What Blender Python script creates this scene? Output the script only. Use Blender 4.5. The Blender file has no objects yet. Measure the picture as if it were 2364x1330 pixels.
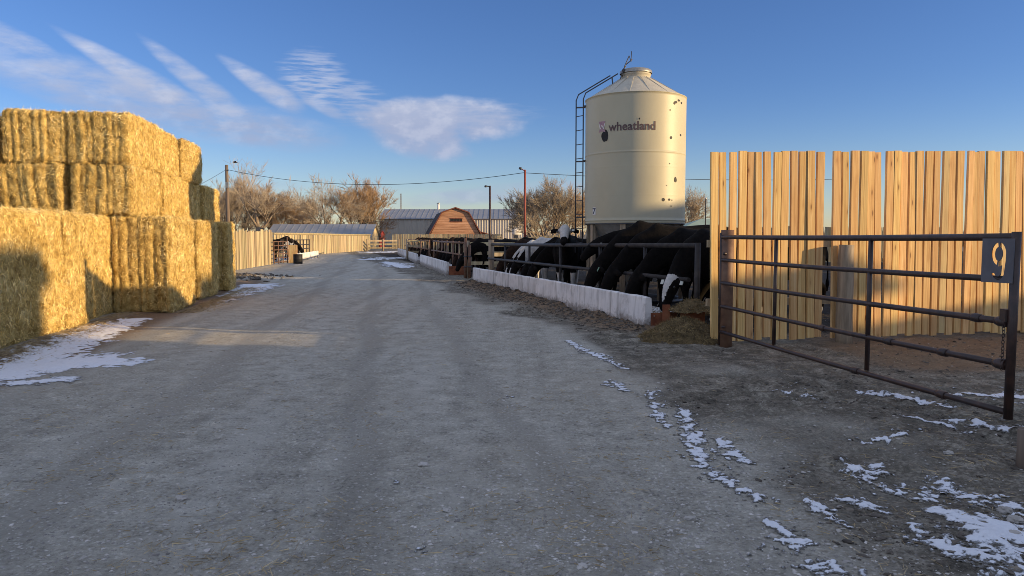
import bpy, bmesh, math, random
import numpy as np
from mathutils import Vector, Matrix, noise as mnoise
R = math.radians
random.seed(7)
rng = np.random.default_rng(11)
sc = bpy.context.scene
COL = sc.collection

# ------------------------------------------------------------------ camera
CAM_H, FPX, CX, CY, HZ = 1.6, 1708.0, 1182.0, 665.0, 547.0
PITCH = math.atan((CY - HZ) / FPX)
cam_d = bpy.data.cameras.new('camera')
cam_d.lens = 36.0 * FPX / 2364.0
cam_d.sensor_width = 36.0
cam_d.clip_start = 0.1
cam_d.clip_end = 6000
cam = bpy.data.objects.new('camera', cam_d)
COL.objects.link(cam)
cam.location = (0, 0, CAM_H)
cam.rotation_euler = (R(90) - PITCH, 0, 0)
sc.camera = cam

# ------------------------------------------------------------------ sun
SUN_EL, SUN_AZ = R(8.5), R(-12.7)          # azimuth counted from +X
SD = Vector((math.cos(SUN_EL) * math.cos(SUN_AZ), math.cos(SUN_EL) * math.sin(SUN_AZ), math.sin(SUN_EL)))
sun_d = bpy.data.lights.new('sun', 'SUN')
sun_d.energy = 3.9
sun_d.angle = R(0.5)
sun_d.color = (1.0, 0.71, 0.36)
sun = bpy.data.objects.new('sun', sun_d)
COL.objects.link(sun)
sun.rotation_euler = SD.to_track_quat('Z', 'Y').to_euler()

# ------------------------------------------------------------------ view
sc.view_settings.view_transform = 'Standard'
sc.view_settings.look = 'None'
sc.view_settings.gamma = 1
sc.view_settings.use_curve_mapping = False
sc.view_settings.exposure = 0.8

sc.cycles.filter_width = 0.9                                     # crisp pixels, like the photograph

# ------------------------------------------------------------------ world: Nishita sky with thin clouds
world = bpy.data.worlds.new('World')
sc.world = world
world.use_nodes = True
NT = world.node_tree
for n in list(NT.nodes):
    NT.nodes.remove(n)


class NB:
    """small helper to wire shader nodes"""
    def __init__(s, nt):
        s.nt = nt

    def n(s, t, **kw):
        x = s.nt.nodes.new(t)
        for k, v in kw.items():
            setattr(x, k, v)
        return x

    def set(s, sock, v):
        if hasattr(v, 'is_output'):
            s.nt.links.new(v, sock)
        else:
            sock.default_value = v

    def m(s, op, a, b=0.0, c=None, clamp=False):
        x = s.n('ShaderNodeMath', operation=op, use_clamp=clamp)
        s.set(x.inputs[0], a)
        s.set(x.inputs[1], b)
        if c is not None:
            s.set(x.inputs[2], c)
        return x.outputs[0]

    def mix(s, f, a, b, bt='MIX'):
        x = s.n('ShaderNodeMix', data_type='RGBA', blend_type=bt)
        s.set(x.inputs[0], f)
        s.set(x.inputs[6], a)
        s.set(x.inputs[7], b)
        return x.outputs[2]

    def ramp(s, f, stops, interp='LINEAR'):
        x = s.n('ShaderNodeValToRGB')
        x.color_ramp.interpolation = interp
        e = x.color_ramp.elements
        while len(e) < len(stops):
            e.new(0.5)
        for el, (p, c) in zip(e, stops):
            el.position = p
            el.color = (c[0], c[1], c[2], 1) if not isinstance(c, (int, float)) else (c, c, c, 1)
        s.set(x.inputs[0], f)
        return x.outputs[0]

    def noise(s, vec, scale, detail=5, rough=0.55, dist=0.0):
        x = s.n('ShaderNodeTexNoise')
        x.inputs['Scale'].default_value = scale
        x.inputs['Detail'].default_value = detail
        x.inputs['Roughness'].default_value = rough
        x.inputs['Distortion'].default_value = dist
        s.nt.links.new(vec, x.inputs['Vector'])
        return x.outputs[0]

    def smooth(s, v, a, b):
        x = s.n('ShaderNodeMapRange', interpolation_type='SMOOTHSTEP')
        s.set(x.inputs[0], v)
        x.inputs[1].default_value = a
        x.inputs[2].default_value = b
        return x.outputs[0]

    def comb(s, x, y, z):
        c = s.n('ShaderNodeCombineXYZ')
        s.set(c.inputs[0], x)
        s.set(c.inputs[1], y)
        s.set(c.inputs[2], z)
        return c.outputs[0]


w = NB(NT)
sky = w.n('ShaderNodeTexSky', sky_type='NISHITA')
sky.sun_disc = False
sky.sun_elevation = SUN_EL
sky.sun_rotation = R(90) - SUN_AZ
sky.altitude = 900
sky.air_density = 1.0
sky.dust_density = 0.35
sky.ozone_density = 2.2
tc = w.n('ShaderNodeTexCoord')
sep = w.n('ShaderNodeSeparateXYZ')
NT.links.new(tc.outputs['Generated'], sep.inputs[0])
AZ = w.m('ARCTAN2', sep.outputs[0], sep.outputs[1])
hyp = w.m('SQRT', w.m('ADD', w.m('MULTIPLY', sep.outputs[0], sep.outputs[0]), w.m('MULTIPLY', sep.outputs[1], sep.outputs[1])))
EL = w.m('ARCTAN2', sep.outputs[2], hyp)
# wind-drawn noise used to fray every cloud
frayv = w.comb(w.m('MULTIPLY', AZ, 22.0), w.m('MULTIPLY', EL, 75.0), 3.3)
fray = w.noise(frayv, 1.0, 7, 0.62)
finev = w.comb(w.m('MULTIPLY', AZ, 30.0), w.m('MULTIPLY', EL, 260.0), 7.7)
fine = w.noise(finev, 1.0, 4, 0.55)
billv = w.comb(w.m('MULTIPLY', AZ, 26.0), w.m('MULTIPLY', EL, 40.0), 1.1)
bill = w.noise(billv, 1.0, 6, 0.55)


def azel(px, py):
    xc, yc = (px - CX) / FPX, (CY - py) / FPX
    dx, dy, dz = xc, math.cos(PITCH) + yc * math.sin(PITCH), -math.sin(PITCH) + yc * math.cos(PITCH)
    return math.atan2(dx, dy), math.atan2(dz, math.hypot(dx, dy))


def cloud(p0, p1, half, amp, nz, lo, hi, fr=0.5, taper=0.0, core=0.0):
    """soft elongated cloud between two directions of the sky; returns density.
    nz modulates it from lo to hi; fr is how far the noise frays the outline"""
    a0, a1 = azel(*p0), azel(*p1)
    ca, ce = (a0[0] + a1[0]) / 2, (a0[1] + a1[1]) / 2
    L = math.hypot(a1[0] - a0[0], a1[1] - a0[1]) / 2
    th = math.atan2(a1[1] - a0[1], a1[0] - a0[0])
    da, de = w.m('SUBTRACT', AZ, ca), w.m('SUBTRACT', EL, ce)
    u = w.m('ADD', w.m('MULTIPLY', da, math.cos(th)), w.m('MULTIPLY', de, math.sin(th)))
    v = w.m('SUBTRACT', w.m('MULTIPLY', de, math.cos(th)), w.m('MULTIPLY', da, math.sin(th)))
    un = w.m('DIVIDE', u, L)
    wid = w.m('MULTIPLY', half / FPX, w.m('ADD', 1.0, w.m('MULTIPLY', un, taper)))
    vn = w.m('DIVIDE', v, wid)
    d = w.m('ADD', w.m('MULTIPLY', un, un), w.m('MULTIPLY', vn, vn))
    d = w.m('ADD', d, w.m('MULTIPLY', w.m('SUBTRACT', nz, 0.5), fr * 4))
    body = w.smooth(d, 1.25, core)
    return w.m('MULTIPLY', w.m('MULTIPLY', body, w.smooth(nz, hi, lo)), amp)


dens = None
#        from        to         half  amp  noise  lo   hi   fray taper
for c in [((-80, 50), (140, 130), 22, 0.55, fray, .25, .85, .22, -.3),
          ((120, 62), (480, 268), 25, 0.95, fray, .20, 1.0, .12, .45),
          ((320, 82), (580, 285), 24, 0.85, fray, .20, 1.0, .16, .3),
          ((505, 130), (705, 262), 24, 0.95, fray, .20, 1.0, .14, .3),
          ((690, 215), (800, 276), 16, 0.75, fray, .20, 1.0, .15, 0),
          ((-140, 100), (700, 335), 52, 0.90, fray, .15, 1.0, .10, -.1),
          ((420, 262), (800, 325), 44, 0.80, fray, .15, 1.0, .12, 0),
          ((640, 165), (800, 175), 52, 0.50, fine, .38, .66, .28, 0),
          ((650, 208), (890, 222), 36, 0.55, fine, .36, .68, .22, 0),
          ((770, 266), (1240, 264), 40, 0.65, fine, .30, .80, .25, 0),
          ((805, 266), (1205, 282), 50, 1.0, bill, .30, 1.1, .22, .1, .35),
          ((850, 270), (1085, 352), 54, 0.95, bill, .30, 1.2, .18, -.25, .30),
          ((880, 472), (1420, 420), 22, 0.72, fray, .15, 1.0, .15, 0),
          ((590, 425), (710, 433), 14, 0.30, fray, .20, .9, .2, 0)]:
    dd = cloud(*c)
    if dens is None:
        dens = dd
    else:                                   # screen-add
        dens = w.m('SUBTRACT', 1.0, w.m('MULTIPLY', w.m('SUBTRACT', 1.0, dens), w.m('SUBTRACT', 1.0, dd)))
# broken cirrus added over the unseen sky to lift the light in the shade
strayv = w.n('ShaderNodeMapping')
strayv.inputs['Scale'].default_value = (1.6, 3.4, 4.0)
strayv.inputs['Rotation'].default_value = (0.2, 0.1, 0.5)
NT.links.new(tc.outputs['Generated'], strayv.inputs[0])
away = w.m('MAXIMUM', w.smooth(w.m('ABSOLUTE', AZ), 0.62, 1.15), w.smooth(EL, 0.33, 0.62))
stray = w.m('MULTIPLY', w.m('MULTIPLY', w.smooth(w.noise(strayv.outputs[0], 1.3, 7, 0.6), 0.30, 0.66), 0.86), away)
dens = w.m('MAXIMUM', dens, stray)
lit = w.m('ADD', w.m('MULTIPLY', w.smooth(EL, 0.13, 0.23), 0.62), w.m('MULTIPLY', w.smooth(bill, 0.54, 0.34), 0.28), clamp=True)
ccol = w.mix(lit, (1.80, 2.10, 3.00, 1), (3.40, 3.55, 4.15, 1))
ccol = w.mix(away, ccol, (3.75, 4.1, 4.9, 1))                  # added cloud set brighter than the streaks in view, as fill light
hs = w.n('ShaderNodeHueSaturation')
hs.inputs['Saturation'].default_value = 1.05
hs.inputs['Value'].default_value = 0.80
NT.links.new(sky.outputs[0], hs.inputs['Color'])
tint = w.mix(w.smooth(EL, 0.20, 0.0), (0.66, 0.76, 1.12, 1), (0.98, 0.95, 1.18, 1))
skyc = w.mix(1.0, hs.outputs[0], tint, 'MULTIPLY')
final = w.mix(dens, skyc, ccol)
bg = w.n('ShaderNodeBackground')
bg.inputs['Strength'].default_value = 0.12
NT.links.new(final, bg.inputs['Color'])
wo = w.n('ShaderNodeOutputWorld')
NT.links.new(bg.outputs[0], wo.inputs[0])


# ------------------------------------------------------------------ picture-to-place helpers (used once, to place things at their real distance)
def ray(px, py):
    xc, yc = (px - CX) / FPX, (CY - py) / FPX
    return Vector((xc, math.cos(PITCH) + yc * math.sin(PITCH), -math.sin(PITCH) + yc * math.cos(PITCH)))


def G(px, py, z=0.0):
    d = ray(px, py)
    s = (z - CAM_H) / d.z
    return Vector((d.x * s, d.y * s, z))


def P(px, py, Y):
    d = ray(px, py)
    s = Y / d.y
    return Vector((d.x * s, Y, CAM_H + d.z * s))


# ------------------------------------------------------------------ scene helpers
def tag(o, label=None, cat=None, group=None, kind=None):
    if label: o['label'] = label
    if cat: o['category'] = cat
    if group: o['group'] = group
    if kind: o['kind'] = kind
    return o


def link(name, data, parent=None, loc=(0, 0, 0), rz=0.0):
    o = bpy.data.objects.new(name, data)
    COL.objects.link(o)
    o.location = loc
    o.rotation_euler = (0, 0, rz)
    if parent: o.parent = parent
    return o


def thing(name, label, cat, loc=(0, 0, 0), rz=0.0, group=None):
    return tag(link(name, None, None, loc, rz), label, cat, group)


def copy_tree(o, parent=None):
    c = o.copy()
    COL.objects.link(c)
    c.parent = parent
    for ch in list(o.children):
        copy_tree(ch, c)
    return c


class MB:
    """collects shapes and links them as one mesh object"""
    def __init__(s):
        s.v, s.f, s.sm, s.mi = [], [], [], []

    def add(s, vs, fs, smooth=False, mi=0):
        o = len(s.v)
        s.v += [tuple(v) for v in vs]
        for f in fs:
            s.f.append(tuple(i + o for i in f))
            s.sm.append(smooth)
            s.mi.append(mi)
        return s

    def box(s, c, size, rz=0.0, mat=None, mi=0):
        hx, hy, hz_ = size[0] / 2, size[1] / 2, size[2] / 2
        m = mat or (Matrix.Translation(Vector(c)) @ Matrix.Rotation(rz, 4, 'Z'))
        vs = [m @ Vector((x, y, z)) for x in (-hx, hx) for y in (-hy, hy) for z in (-hz_, hz_)]
        return s.add(vs, [(0, 1, 3, 2), (4, 6, 7, 5), (0, 4, 5, 1), (2, 3, 7, 6), (0, 2, 6, 4), (1, 5, 7, 3)], False, mi)

    def beam(s, a, b, w_, h_, mi=0):
        """box from a to b, w_ wide (horizontally), h_ high"""
        a, b = Vector(a), Vector(b)
        d = (b - a)
        L = d.length
        x = d.normalized()
        up = Vector((0, 0, 1)) if abs(x.z) < 0.95 else Vector((0, 1, 0))
        y = up.cross(x).normalized()
        z = x.cross(y)
        m = Matrix((x, y, z)).transposed().to_4x4()
        m.translation = (a + b) / 2
        return s.box(None, (L, w_, h_), mat=m, mi=mi)

    def tube(s, pts, rad, n=8, cap=True, smooth=True, mi=0, ell=None):
        pts = [Vector(p) for p in pts]
        if not hasattr(rad, '__len__'): rad = [rad] * len(pts)
        vs, fs = [], []
        prev = None
        for i, p in enumerate(pts):
            t = (pts[min(i + 1, len(pts) - 1)] - pts[max(i - 1, 0)]).normalized()
            if prev is None:
                a = Vector((0, 0, 1)) if abs(t.z) < 0.9 else Vector((0, 1, 0))
                u = t.cross(a).normalized()
            else:
                u = (prev - t * prev.dot(t)).normalized()
            prev = u
            v = t.cross(u)
            for k in range(n):
                an = 2 * math.pi * k / n
                if ell:
                    vs.append(p + u * math.cos(an) * ell[i][0] + v * math.sin(an) * ell[i][1])
                else:
                    vs.append(p + (u * math.cos(an) + v * math.sin(an)) * rad[i])
        for i in range(len(pts) - 1):
            for k in range(n):
                a, b = i * n + k, i * n + (k + 1) % n
                fs.append((a, b, b + n, a + n))
        s.add(vs, fs, smooth, mi)
        if cap:
            o = len(s.v) - len(vs)
            s.f.append(tuple(o + k for k in reversed(range(n)))); s.sm.append(False); s.mi.append(mi)
            e = o + (len(pts) - 1) * n
            s.f.append(tuple(e + k for k in range(n))); s.sm.append(False); s.mi.append(mi)
        return s

    def lathe(s, prof, n=48, smooth=True, c=(0, 0, 0), mi=0):
        vs, fs = [], []
        for r, z in prof:
            for k in range(n):
                a = 2 * math.pi * k / n
                vs.append((c[0] + r * math.cos(a), c[1] + r * math.sin(a), c[2] + z))
        for i in range(len(prof) - 1):
            for k in range(n):
                a, b = i * n + k, i * n + (k + 1) % n
                fs.append((a, b, b + n, a + n))
        return s.add(vs, fs, smooth, mi)

    def prism(s, poly, a, b, mi=0):
        """poly: list of (u, z) in a vertical plane; a, b: functions mapping (u, z) to the two faces"""
        n = len(poly)
        vs = [a(u, z) for u, z in poly] + [b(u, z) for u, z in poly]
        fs = [tuple(range(n)), tuple(reversed(range(n, 2 * n)))]
        fs += [(i, i + n, (i + 1) % n + n, (i + 1) % n) for i in range(n)]
        return s.add(vs, fs, False, mi)

    def mesh(s, name, mats):
        me = bpy.data.meshes.new(name)
        me.from_pydata(s.v, [], s.f)
        for m in (mats if isinstance(mats, (list, tuple)) else [mats]):
            me.materials.append(m)
        me.polygons.foreach_set('use_smooth', s.sm)
        me.polygons.foreach_set('material_index', s.mi)
        bm = bmesh.new()
        bm.from_mesh(me)
        bmesh.ops.recalc_face_normals(bm, faces=bm.faces)
        bm.to_mesh(me)
        bm.free()
        return me

    def build(s, name, mats, parent=None, loc=(0, 0, 0), rz=0.0):
        return link(name, s.mesh(name, mats), parent, loc, rz)


def np_mesh(name, verts, faces, mat, smooth=False):
    """verts (n,3) array, faces (m,k) array"""
    me = bpy.data.meshes.new(name)
    verts = np.asarray(verts, dtype=np.float32)
    faces = np.asarray(faces, dtype=np.int32)
    m, k = faces.shape
    me.vertices.add(len(verts))
    me.vertices.foreach_set('co', verts.ravel())
    me.loops.add(m * k)
    me.loops.foreach_set('vertex_index', faces.ravel())
    me.polygons.add(m)
    me.polygons.foreach_set('loop_start', np.arange(0, m * k, k, dtype=np.int32))
    me.polygons.foreach_set('use_smooth', np.full(m, smooth))
    me.update(calc_edges=True)
    me.validate()
    if mat: me.materials.append(mat)
    return me


def vnoise(x, y, seed=0):
    """value noise on a lattice, vectorised, about -1..1"""
    xi, yi = np.floor(x).astype(np.int64), np.floor(y).astype(np.int64)
    xf, yf = x - xi, y - yi
    xf = xf * xf * (3 - 2 * xf)
    yf = yf * yf * (3 - 2 * yf)

    def h(a, b):
        n = (a * 374761393 + b * 668265263 + seed * 974711) & 0xFFFFFFFF
        n = ((n ^ (n >> 13)) * 1274126177) & 0xFFFFFFFF
        return ((n ^ (n >> 16)) & 0xFFFF) / 32767.5 - 1.0
    a = h(xi, yi) * (1 - xf) + h(xi + 1, yi) * xf
    b = h(xi, yi + 1) * (1 - xf) + h(xi + 1, yi + 1) * xf
    return a * (1 - yf) + b * yf


def fbm(x, y, seed=0, octv=4):
    t, a = 0, 1.0
    for o in range(octv):
        t = t + a * vnoise(x * 2 ** o + 17.3 * o, y * 2 ** o - 9.1 * o, seed + o)
        a *= 0.5
    return t / 1.6


def sstep(a, b, x):
    t = np.clip((x - a) / (b - a), 0, 1)
    return t * t * (3 - 2 * t)


# ------------------------------------------------------------------ materials
def M(name, stops, scale=4.0, detail=6, rough=0.8, bump=0.0, bscale=None, stretch=(1, 1, 1), rnd=0.0, island=0.0,
      spec=0.3, metal=0.0, dist=0.0, dirt=None, hue=0.0):
    m = bpy.data.materials.new(name)
    m.use_nodes = True
    nt = m.node_tree
    b = nt.nodes['Principled BSDF']
    h = NB(nt)
    t = h.n('ShaderNodeTexCoord')
    mp = h.n('ShaderNodeMapping')
    mp.inputs['Scale'].default_value = stretch
    src = t.outputs['Object']
    oi = h.n('ShaderNodeObjectInfo')
    off = h.n('ShaderNodeVectorMath', operation='ADD')
    nt.links.new(src, off.inputs[0])
    nt.links.new(h.comb(h.m('MULTIPLY', oi.outputs['Random'], 37.0), h.m('MULTIPLY', oi.outputs['Random'], 91.0), h.m('MULTIPLY', oi.outputs['Random'], 53.0)), off.inputs[1])
    nt.links.new(off.outputs[0], mp.inputs[0])
    nz = h.noise(mp.outputs[0], scale, detail, 0.6, dist)
    n = len(stops)
    st = [(0.32 + 0.36 * i / max(1, n - 1), c) for i, c in enumerate(stops)] if n > 1 else [(0, stops[0]), (1, stops[0])]
    col = h.ramp(nz, st)
    if dirt:                                   # second, larger blotchy layer
        dcol, dscale, lo, hi, am = dirt
        dn = h.noise(off.outputs[0], dscale, 5, 0.65)
        col = h.mix(h.m('MULTIPLY', h.smooth(dn, lo, hi), am), col, (*dcol, 1))
    val = None
    if rnd:
        val = h.m('ADD', 1 - rnd, h.m('MULTIPLY', oi.outputs['Random'], 2 * rnd))
    if island:
        g = h.n('ShaderNodeNewGeometry')
        iv = h.m('ADD', 1 - island, h.m('MULTIPLY', g.outputs['Random Per Island'], 2 * island))
        val = iv if val is None else h.m('MULTIPLY', val, iv)
    if val is not None:
        hsv = h.n('ShaderNodeHueSaturation')
        nt.links.new(val, hsv.inputs['Value'])
        nt.links.new(col, hsv.inputs['Color'])
        if hue:
            r2 = h.m('FRACT', h.m('MULTIPLY', oi.outputs['Random'], 7.31))
            nt.links.new(h.m('ADD', 0.5 - hue, h.m('MULTIPLY', r2, 2 * hue)), hsv.inputs['Hue'])
        col = hsv.outputs[0]
    nt.links.new(col, b.inputs['Base Color'])
    b.inputs['Roughness'].default_value = rough
    b.inputs['Metallic'].default_value = metal
    b.inputs['Specular IOR Level'].default_value = spec
    if bump:
        bp = h.n('ShaderNodeBump')
        bp.inputs['Strength'].default_value = 1.0
        bp.inputs['Distance'].default_value = bump
        bn = h.noise(mp.outputs[0], bscale or scale * 3, 5, 0.6)
        nt.links.new(bn, bp.inputs['Height'])
        nt.links.new(bp.outputs[0], b.inputs['Normal'])
    return m


MT = {}
MT['straw'] = M('straw', [(.25, .15, .036), (.48, .33, .105), (.68, .51, .20)], 7, 6, 0.9, 0.03, 34, rnd=0.06)  # bale body kept darker than its stalks, standing in for shade between them
MT['straw_blade'] = M('straw_blade', [(.52, .36, .11), (.76, .57, .22), (.90, .74, .38)], 3, 3, 0.5, island=0.55, rnd=0.05, spec=0.4)


def plank_mat():
    m = bpy.data.materials.new('sawn_pine')
    m.use_nodes = True
    nt = m.node_tree
    h = NB(nt)
    b = nt.nodes['Principled BSDF']
    t = h.n('ShaderNodeTexCoord')
    oi = h.n('ShaderNodeObjectInfo')
    rnd = oi.outputs['Random']
    off = h.n('ShaderNodeVectorMath', operation='ADD')
    nt.links.new(t.outputs['Object'], off.inputs[0])
    nt.links.new(h.comb(h.m('MULTIPLY', rnd, 37.0), h.m('MULTIPLY', rnd, 91.0), h.m('MULTIPLY', rnd, 53.0)), off.inputs[1])
    def mp(sc):
        x = h.n('ShaderNodeMapping'); x.inputs['Scale'].default_value = sc
        nt.links.new(off.outputs[0], x.inputs[0]); return x.outputs[0]
    grain = h.noise(mp((7, 4, .5)), 1.6, 9, .68, .4)
    broad = h.noise(mp((1.6, 1, .7)), 1.3, 5, .6)
    col = h.ramp(grain, [(.30, (.40, .215, .075)), (.46, (.60, .38, .150)), (.60, (.72, .50, .215)), (.75, (.80, .60, .30))])
    col = h.mix(h.m('MULTIPLY', h.smooth(broad, .48, .70), .65), col, (.50, .27, .095, 1))
    col = h.mix(h.m('MULTIPLY', h.smooth(broad, .44, .26), .55), col, (.82, .63, .33, 1))
    v = h.n('ShaderNodeTexVoronoi'); v.inputs['Scale'].default_value = 1.0
    nt.links.new(mp((1.3, .01, 2.6)), v.inputs['Vector'])
    vc = h.n('ShaderNodeSeparateXYZ'); nt.links.new(v.outputs['Color'], vc.inputs[0])
    knot = h.m('MULTIPLY', h.smooth(v.outputs['Distance'], .17, .05), h.smooth(vc.outputs[0], .45, .5))
    halo = h.m('MULTIPLY', h.smooth(v.outputs['Distance'], .42, .12), h.smooth(vc.outputs[0], .45, .5))
    col = h.mix(h.m('MULTIPLY', halo, .45), col, (.42, .22, .08, 1))
    col = h.mix(h.m('MULTIPLY', knot, .85), col, (.15, .07, .03, 1))
    r2 = h.m('FRACT', h.m('MULTIPLY', rnd, 7.31))
    col = h.mix(h.m('MULTIPLY', h.smooth(r2, .80, .95), .35), col, (.36, .30, .22, 1))
    hs_ = h.n('ShaderNodeHueSaturation')
    nt.links.new(h.m('ADD', .90, h.m('MULTIPLY', rnd, .32)), hs_.inputs['Value'])
    nt.links.new(h.m('ADD', .488, h.m('MULTIPLY', r2, .020)), hs_.inputs['Hue'])
    nt.links.new(col, hs_.inputs['Color'])
    nt.links.new(hs_.outputs[0], b.inputs['Base Color'])
    b.inputs['Roughness'].default_value = .75
    b.inputs['Specular IOR Level'].default_value = .25
    bp = h.n('ShaderNodeBump'); bp.inputs['Distance'].default_value = .004
    nt.links.new(grain, bp.inputs['Height']); nt.links.new(bp.outputs[0], b.inputs['Normal'])
    return m


MT['plank'] = plank_mat()
MT['old_plank'] = M('weathered_plank', [(.26, .20, .12), (.42, .335, .20), (.52, .43, .28)], 1.5, 6, 0.85, 0.002, 14, stretch=(6, 6, 0.6), rnd=0.34, hue=0.012)
MT['post_wood'] = M('post_wood', [(.17, .13, .09), (.30, .235, .165), (.40, .32, .23)], 2, 7, 0.85, 0.004, 16, stretch=(8, 8, 0.7), rnd=0.1)
MT['pole_wood'] = M('pole_wood', [(.12, .09, .07), (.20, .155, .12)], 2, 6, 0.9, 0.004, 10, stretch=(6, 6, 0.5))
MT['gate_steel'] = M('gate_steel', [(.022, .013, .011), (.038, .021, .017), (.070, .034, .024)], 9, 6, 0.45, 0.0006, 60, spec=0.5, dirt=((.09, .04, .024), 5.0, 0.6, 0.75, 0.6))
MT['sign_steel'] = M('sign_steel', [(.085, .085, .10), (.115, .115, .13)], 6, 6, 0.55, 0.0004, 40, spec=0.4, dirt=((.07, .05, .045), 7.0, 0.62, 0.75, 0.5))
MT['brown_pipe'] = M('brown_pipe', [(.10, .055, .035), (.17, .09, .055), (.22, .13, .08)], 5, 6, 0.6, 0.001, 40, spec=0.4)
MT['grey_pipe'] = M('grey_pipe', [(.020, .017, .017), (.036, .031, .030), (.06, .050, .045)], 6, 6, 0.6, 0.0006, 40, spec=0.3)
MT['rust'] = M('rust', [(.16, .055, .03), (.26, .09, .045), (.34, .14, .07)], 5, 7, 0.85, 0.002, 30)
MT['red_pole'] = M('red_pole', [(.22, .05, .035), (.30, .075, .05)], 4, 5, 0.6)
MT['concrete'] = M('concrete', [(.58, .565, .56), (.72, .705, .70), (.78, .765, .76)], 2.2, 8, 0.9, 0.002, 40, rnd=0.05, dirt=((.33, .31, .295), 1.7, 0.55, 0.72, 0.75))
MT['cream'] = M('cream_enamel', [(.42, .385, .275), (.46, .425, .305)], 0.8, 6, 0.48, 0.0, spec=0.4, dirt=((.36, .32, .22), 1.4, 0.62, 0.8, 0.4))
MT['bin_roof'] = M('bin_roof', [(.40, .37, .30), (.50, .46, .37)], 3, 7, 0.55, 0.002, 30, spec=0.4)
MT['galv'] = M('galvanised', [(.26, .25, .23), (.36, .35, .32)], 6, 5, 0.4, metal=0.6)
MT['dark_steel'] = M('dark_steel', [(.03, .035, .045), (.06, .06, .07)], 8, 5, 0.45, spec=0.5)
MT['ink'] = M('faded_ink', [(.085, .055, .055), (.15, .10, .10)], 8, 6, 0.6)
MT['logo_red'] = M('logo_faded_maroon', [(.30, .18, .22), (.40, .26, .30)], 10, 6, 0.6)
MT['white_paint'] = M('white_paint', [(.66, .64, .62), (.74, .72, .70)], 4, 5, 0.55)
MT['black'] = M('black_rubber', [(.008, .008, .01), (.018, .018, .02)], 6, 4, 0.6)
MT['navy'] = M('navy_print', [(.02, .025, .06), (.03, .035, .08)], 6, 3, 0.6)
MT['roof_grey'] = M('roof_grey', [(.20, .21, .235), (.25, .26, .285)], 0.6, 5, 0.5, rnd=0.08, spec=0.4)
MT['shed_wall'] = M('shed_wall', [(.50, .48, .42), (.58, .55, .48)], 0.5, 6, 0.6, stretch=(3, 3, .6), rnd=0.05)
MT['barn_board'] = M('barn_board', [(.28, .14, .085), (.42, .225, .135), (.50, .29, .19)], 1.0, 7, 0.85, 0.004, 8, stretch=(.5, 5, 5), rnd=0.10)
MT['barn_roof'] = M('barn_roof', [(.035, .032, .035), (.07, .06, .06)], 1.5, 6, 0.85, 0.01, 10)
MT['barn_trim'] = M('barn_trim', [(.15, .05, .035), (.2, .07, .05)], 2, 4, 0.8)
MT['green_roof'] = M('green_roof', [(.28, .36, .26), (.36, .43, .32)], 1.0, 5, 0.5)
MT['red_wall'] = M('red_wall', [(.16, .02, .025), (.22, .035, .035)], 1.0, 5, 0.7)
MT['bark'] = M('bark', [(.10, .075, .055), (.20, .155, .115), (.30, .24, .18)], 1.6, 6, 0.9)
MT['twig'] = M('twig', [(.26, .205, .15), (.37, .30, .22), (.46, .38, .285)], 0.5, 4, 0.9, rnd=0.12)
MT['twig_orange'] = M('twig_orange', [(.31, .20, .11), (.43, .29, .17)], 0.5, 4, 0.9, rnd=0.1)


def snow_mat():
    m = bpy.data.materials.new('thin_snow')
    m.use_nodes = True
    nt = m.node_tree
    h = NB(nt)
    b = nt.nodes['Principled BSDF']
    t = h.n('ShaderNodeTexCoord')
    cov = h.n('ShaderNodeAttribute', attribute_name='cover').outputs['Fac']
    n1 = h.noise(t.outputs['Object'], 22.0, 9, .75)
    n2 = h.noise(t.outputs['Object'], 90.0, 4, .7)
    k = h.smooth(h.m('ADD', cov, h.m('ADD', h.m('MULTIPLY', h.m('SUBTRACT', n1, .5), 1.7), h.m('MULTIPLY', h.m('SUBTRACT', n2, .5), .7))), .16, .50)
    snow_c = h.ramp(n1, [(.3, (.66, .68, .73)), (.7, (.80, .81, .85))])
    wet = h.ramp(n2, [(.35, (.075, .068, .058)), (.65, (.26, .24, .21))])
    nt.links.new(h.mix(k, wet, snow_c), b.inputs['Base Color'])
    b.inputs['Roughness'].default_value = .75
    b.inputs['Specular IOR Level'].default_value = .2
    bp = h.n('ShaderNodeBump'); bp.inputs['Distance'].default_value = .012
    nt.links.new(h.m('ADD', n1, h.m('MULTIPLY', k, .5)), bp.inputs['Height']); nt.links.new(bp.outputs[0], b.inputs['Normal'])
    return m


MT['snow'] = snow_mat()
MT['stone'] = M('stone', [(.24, .22, .20), (.36, .335, .305), (.47, .44, .41)], 3, 5, 0.85, island=0.40)
MT['clod'] = M('clod', [(.05, .043, .036), (.11, .093, .077), (.20, .17, .135)], 6, 5, 0.95, island=0.3)
MT['litter'] = M('litter', [(.24, .18, .10), (.38, .29, .16), (.50, .40, .25)], 3, 4, 0.85, island=0.35)
MT['feed'] = M('feed', [(.05, .036, .018), (.12, .085, .04), (.19, .135, .065)], 14, 6, 0.95, 0.02, 40)
MT['feed_bit'] = M('feed_bit', [(.10, .072, .034), (.21, .15, .07), (.36, .26, .12)], 6, 4, 0.9, island=0.4)
MT['tag_yellow'] = M('ear_tag_pale', [(.55, .55, .48), (.62, .62, .55)], 8, 3, 0.5)
MT['tag_green'] = M('ear_tag_green', [(.20, .34, .24), (.26, .40, .28)], 8, 3, 0.5)
MT['eye'] = M('eye_dark', [(.006, .005, .005), (.01, .008, .008)], 8, 2, 0.15, spec=0.6)
MT['horn'] = M('hoof', [(.05, .04, .035), (.09, .075, .06)], 6, 4, 0.6)


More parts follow.
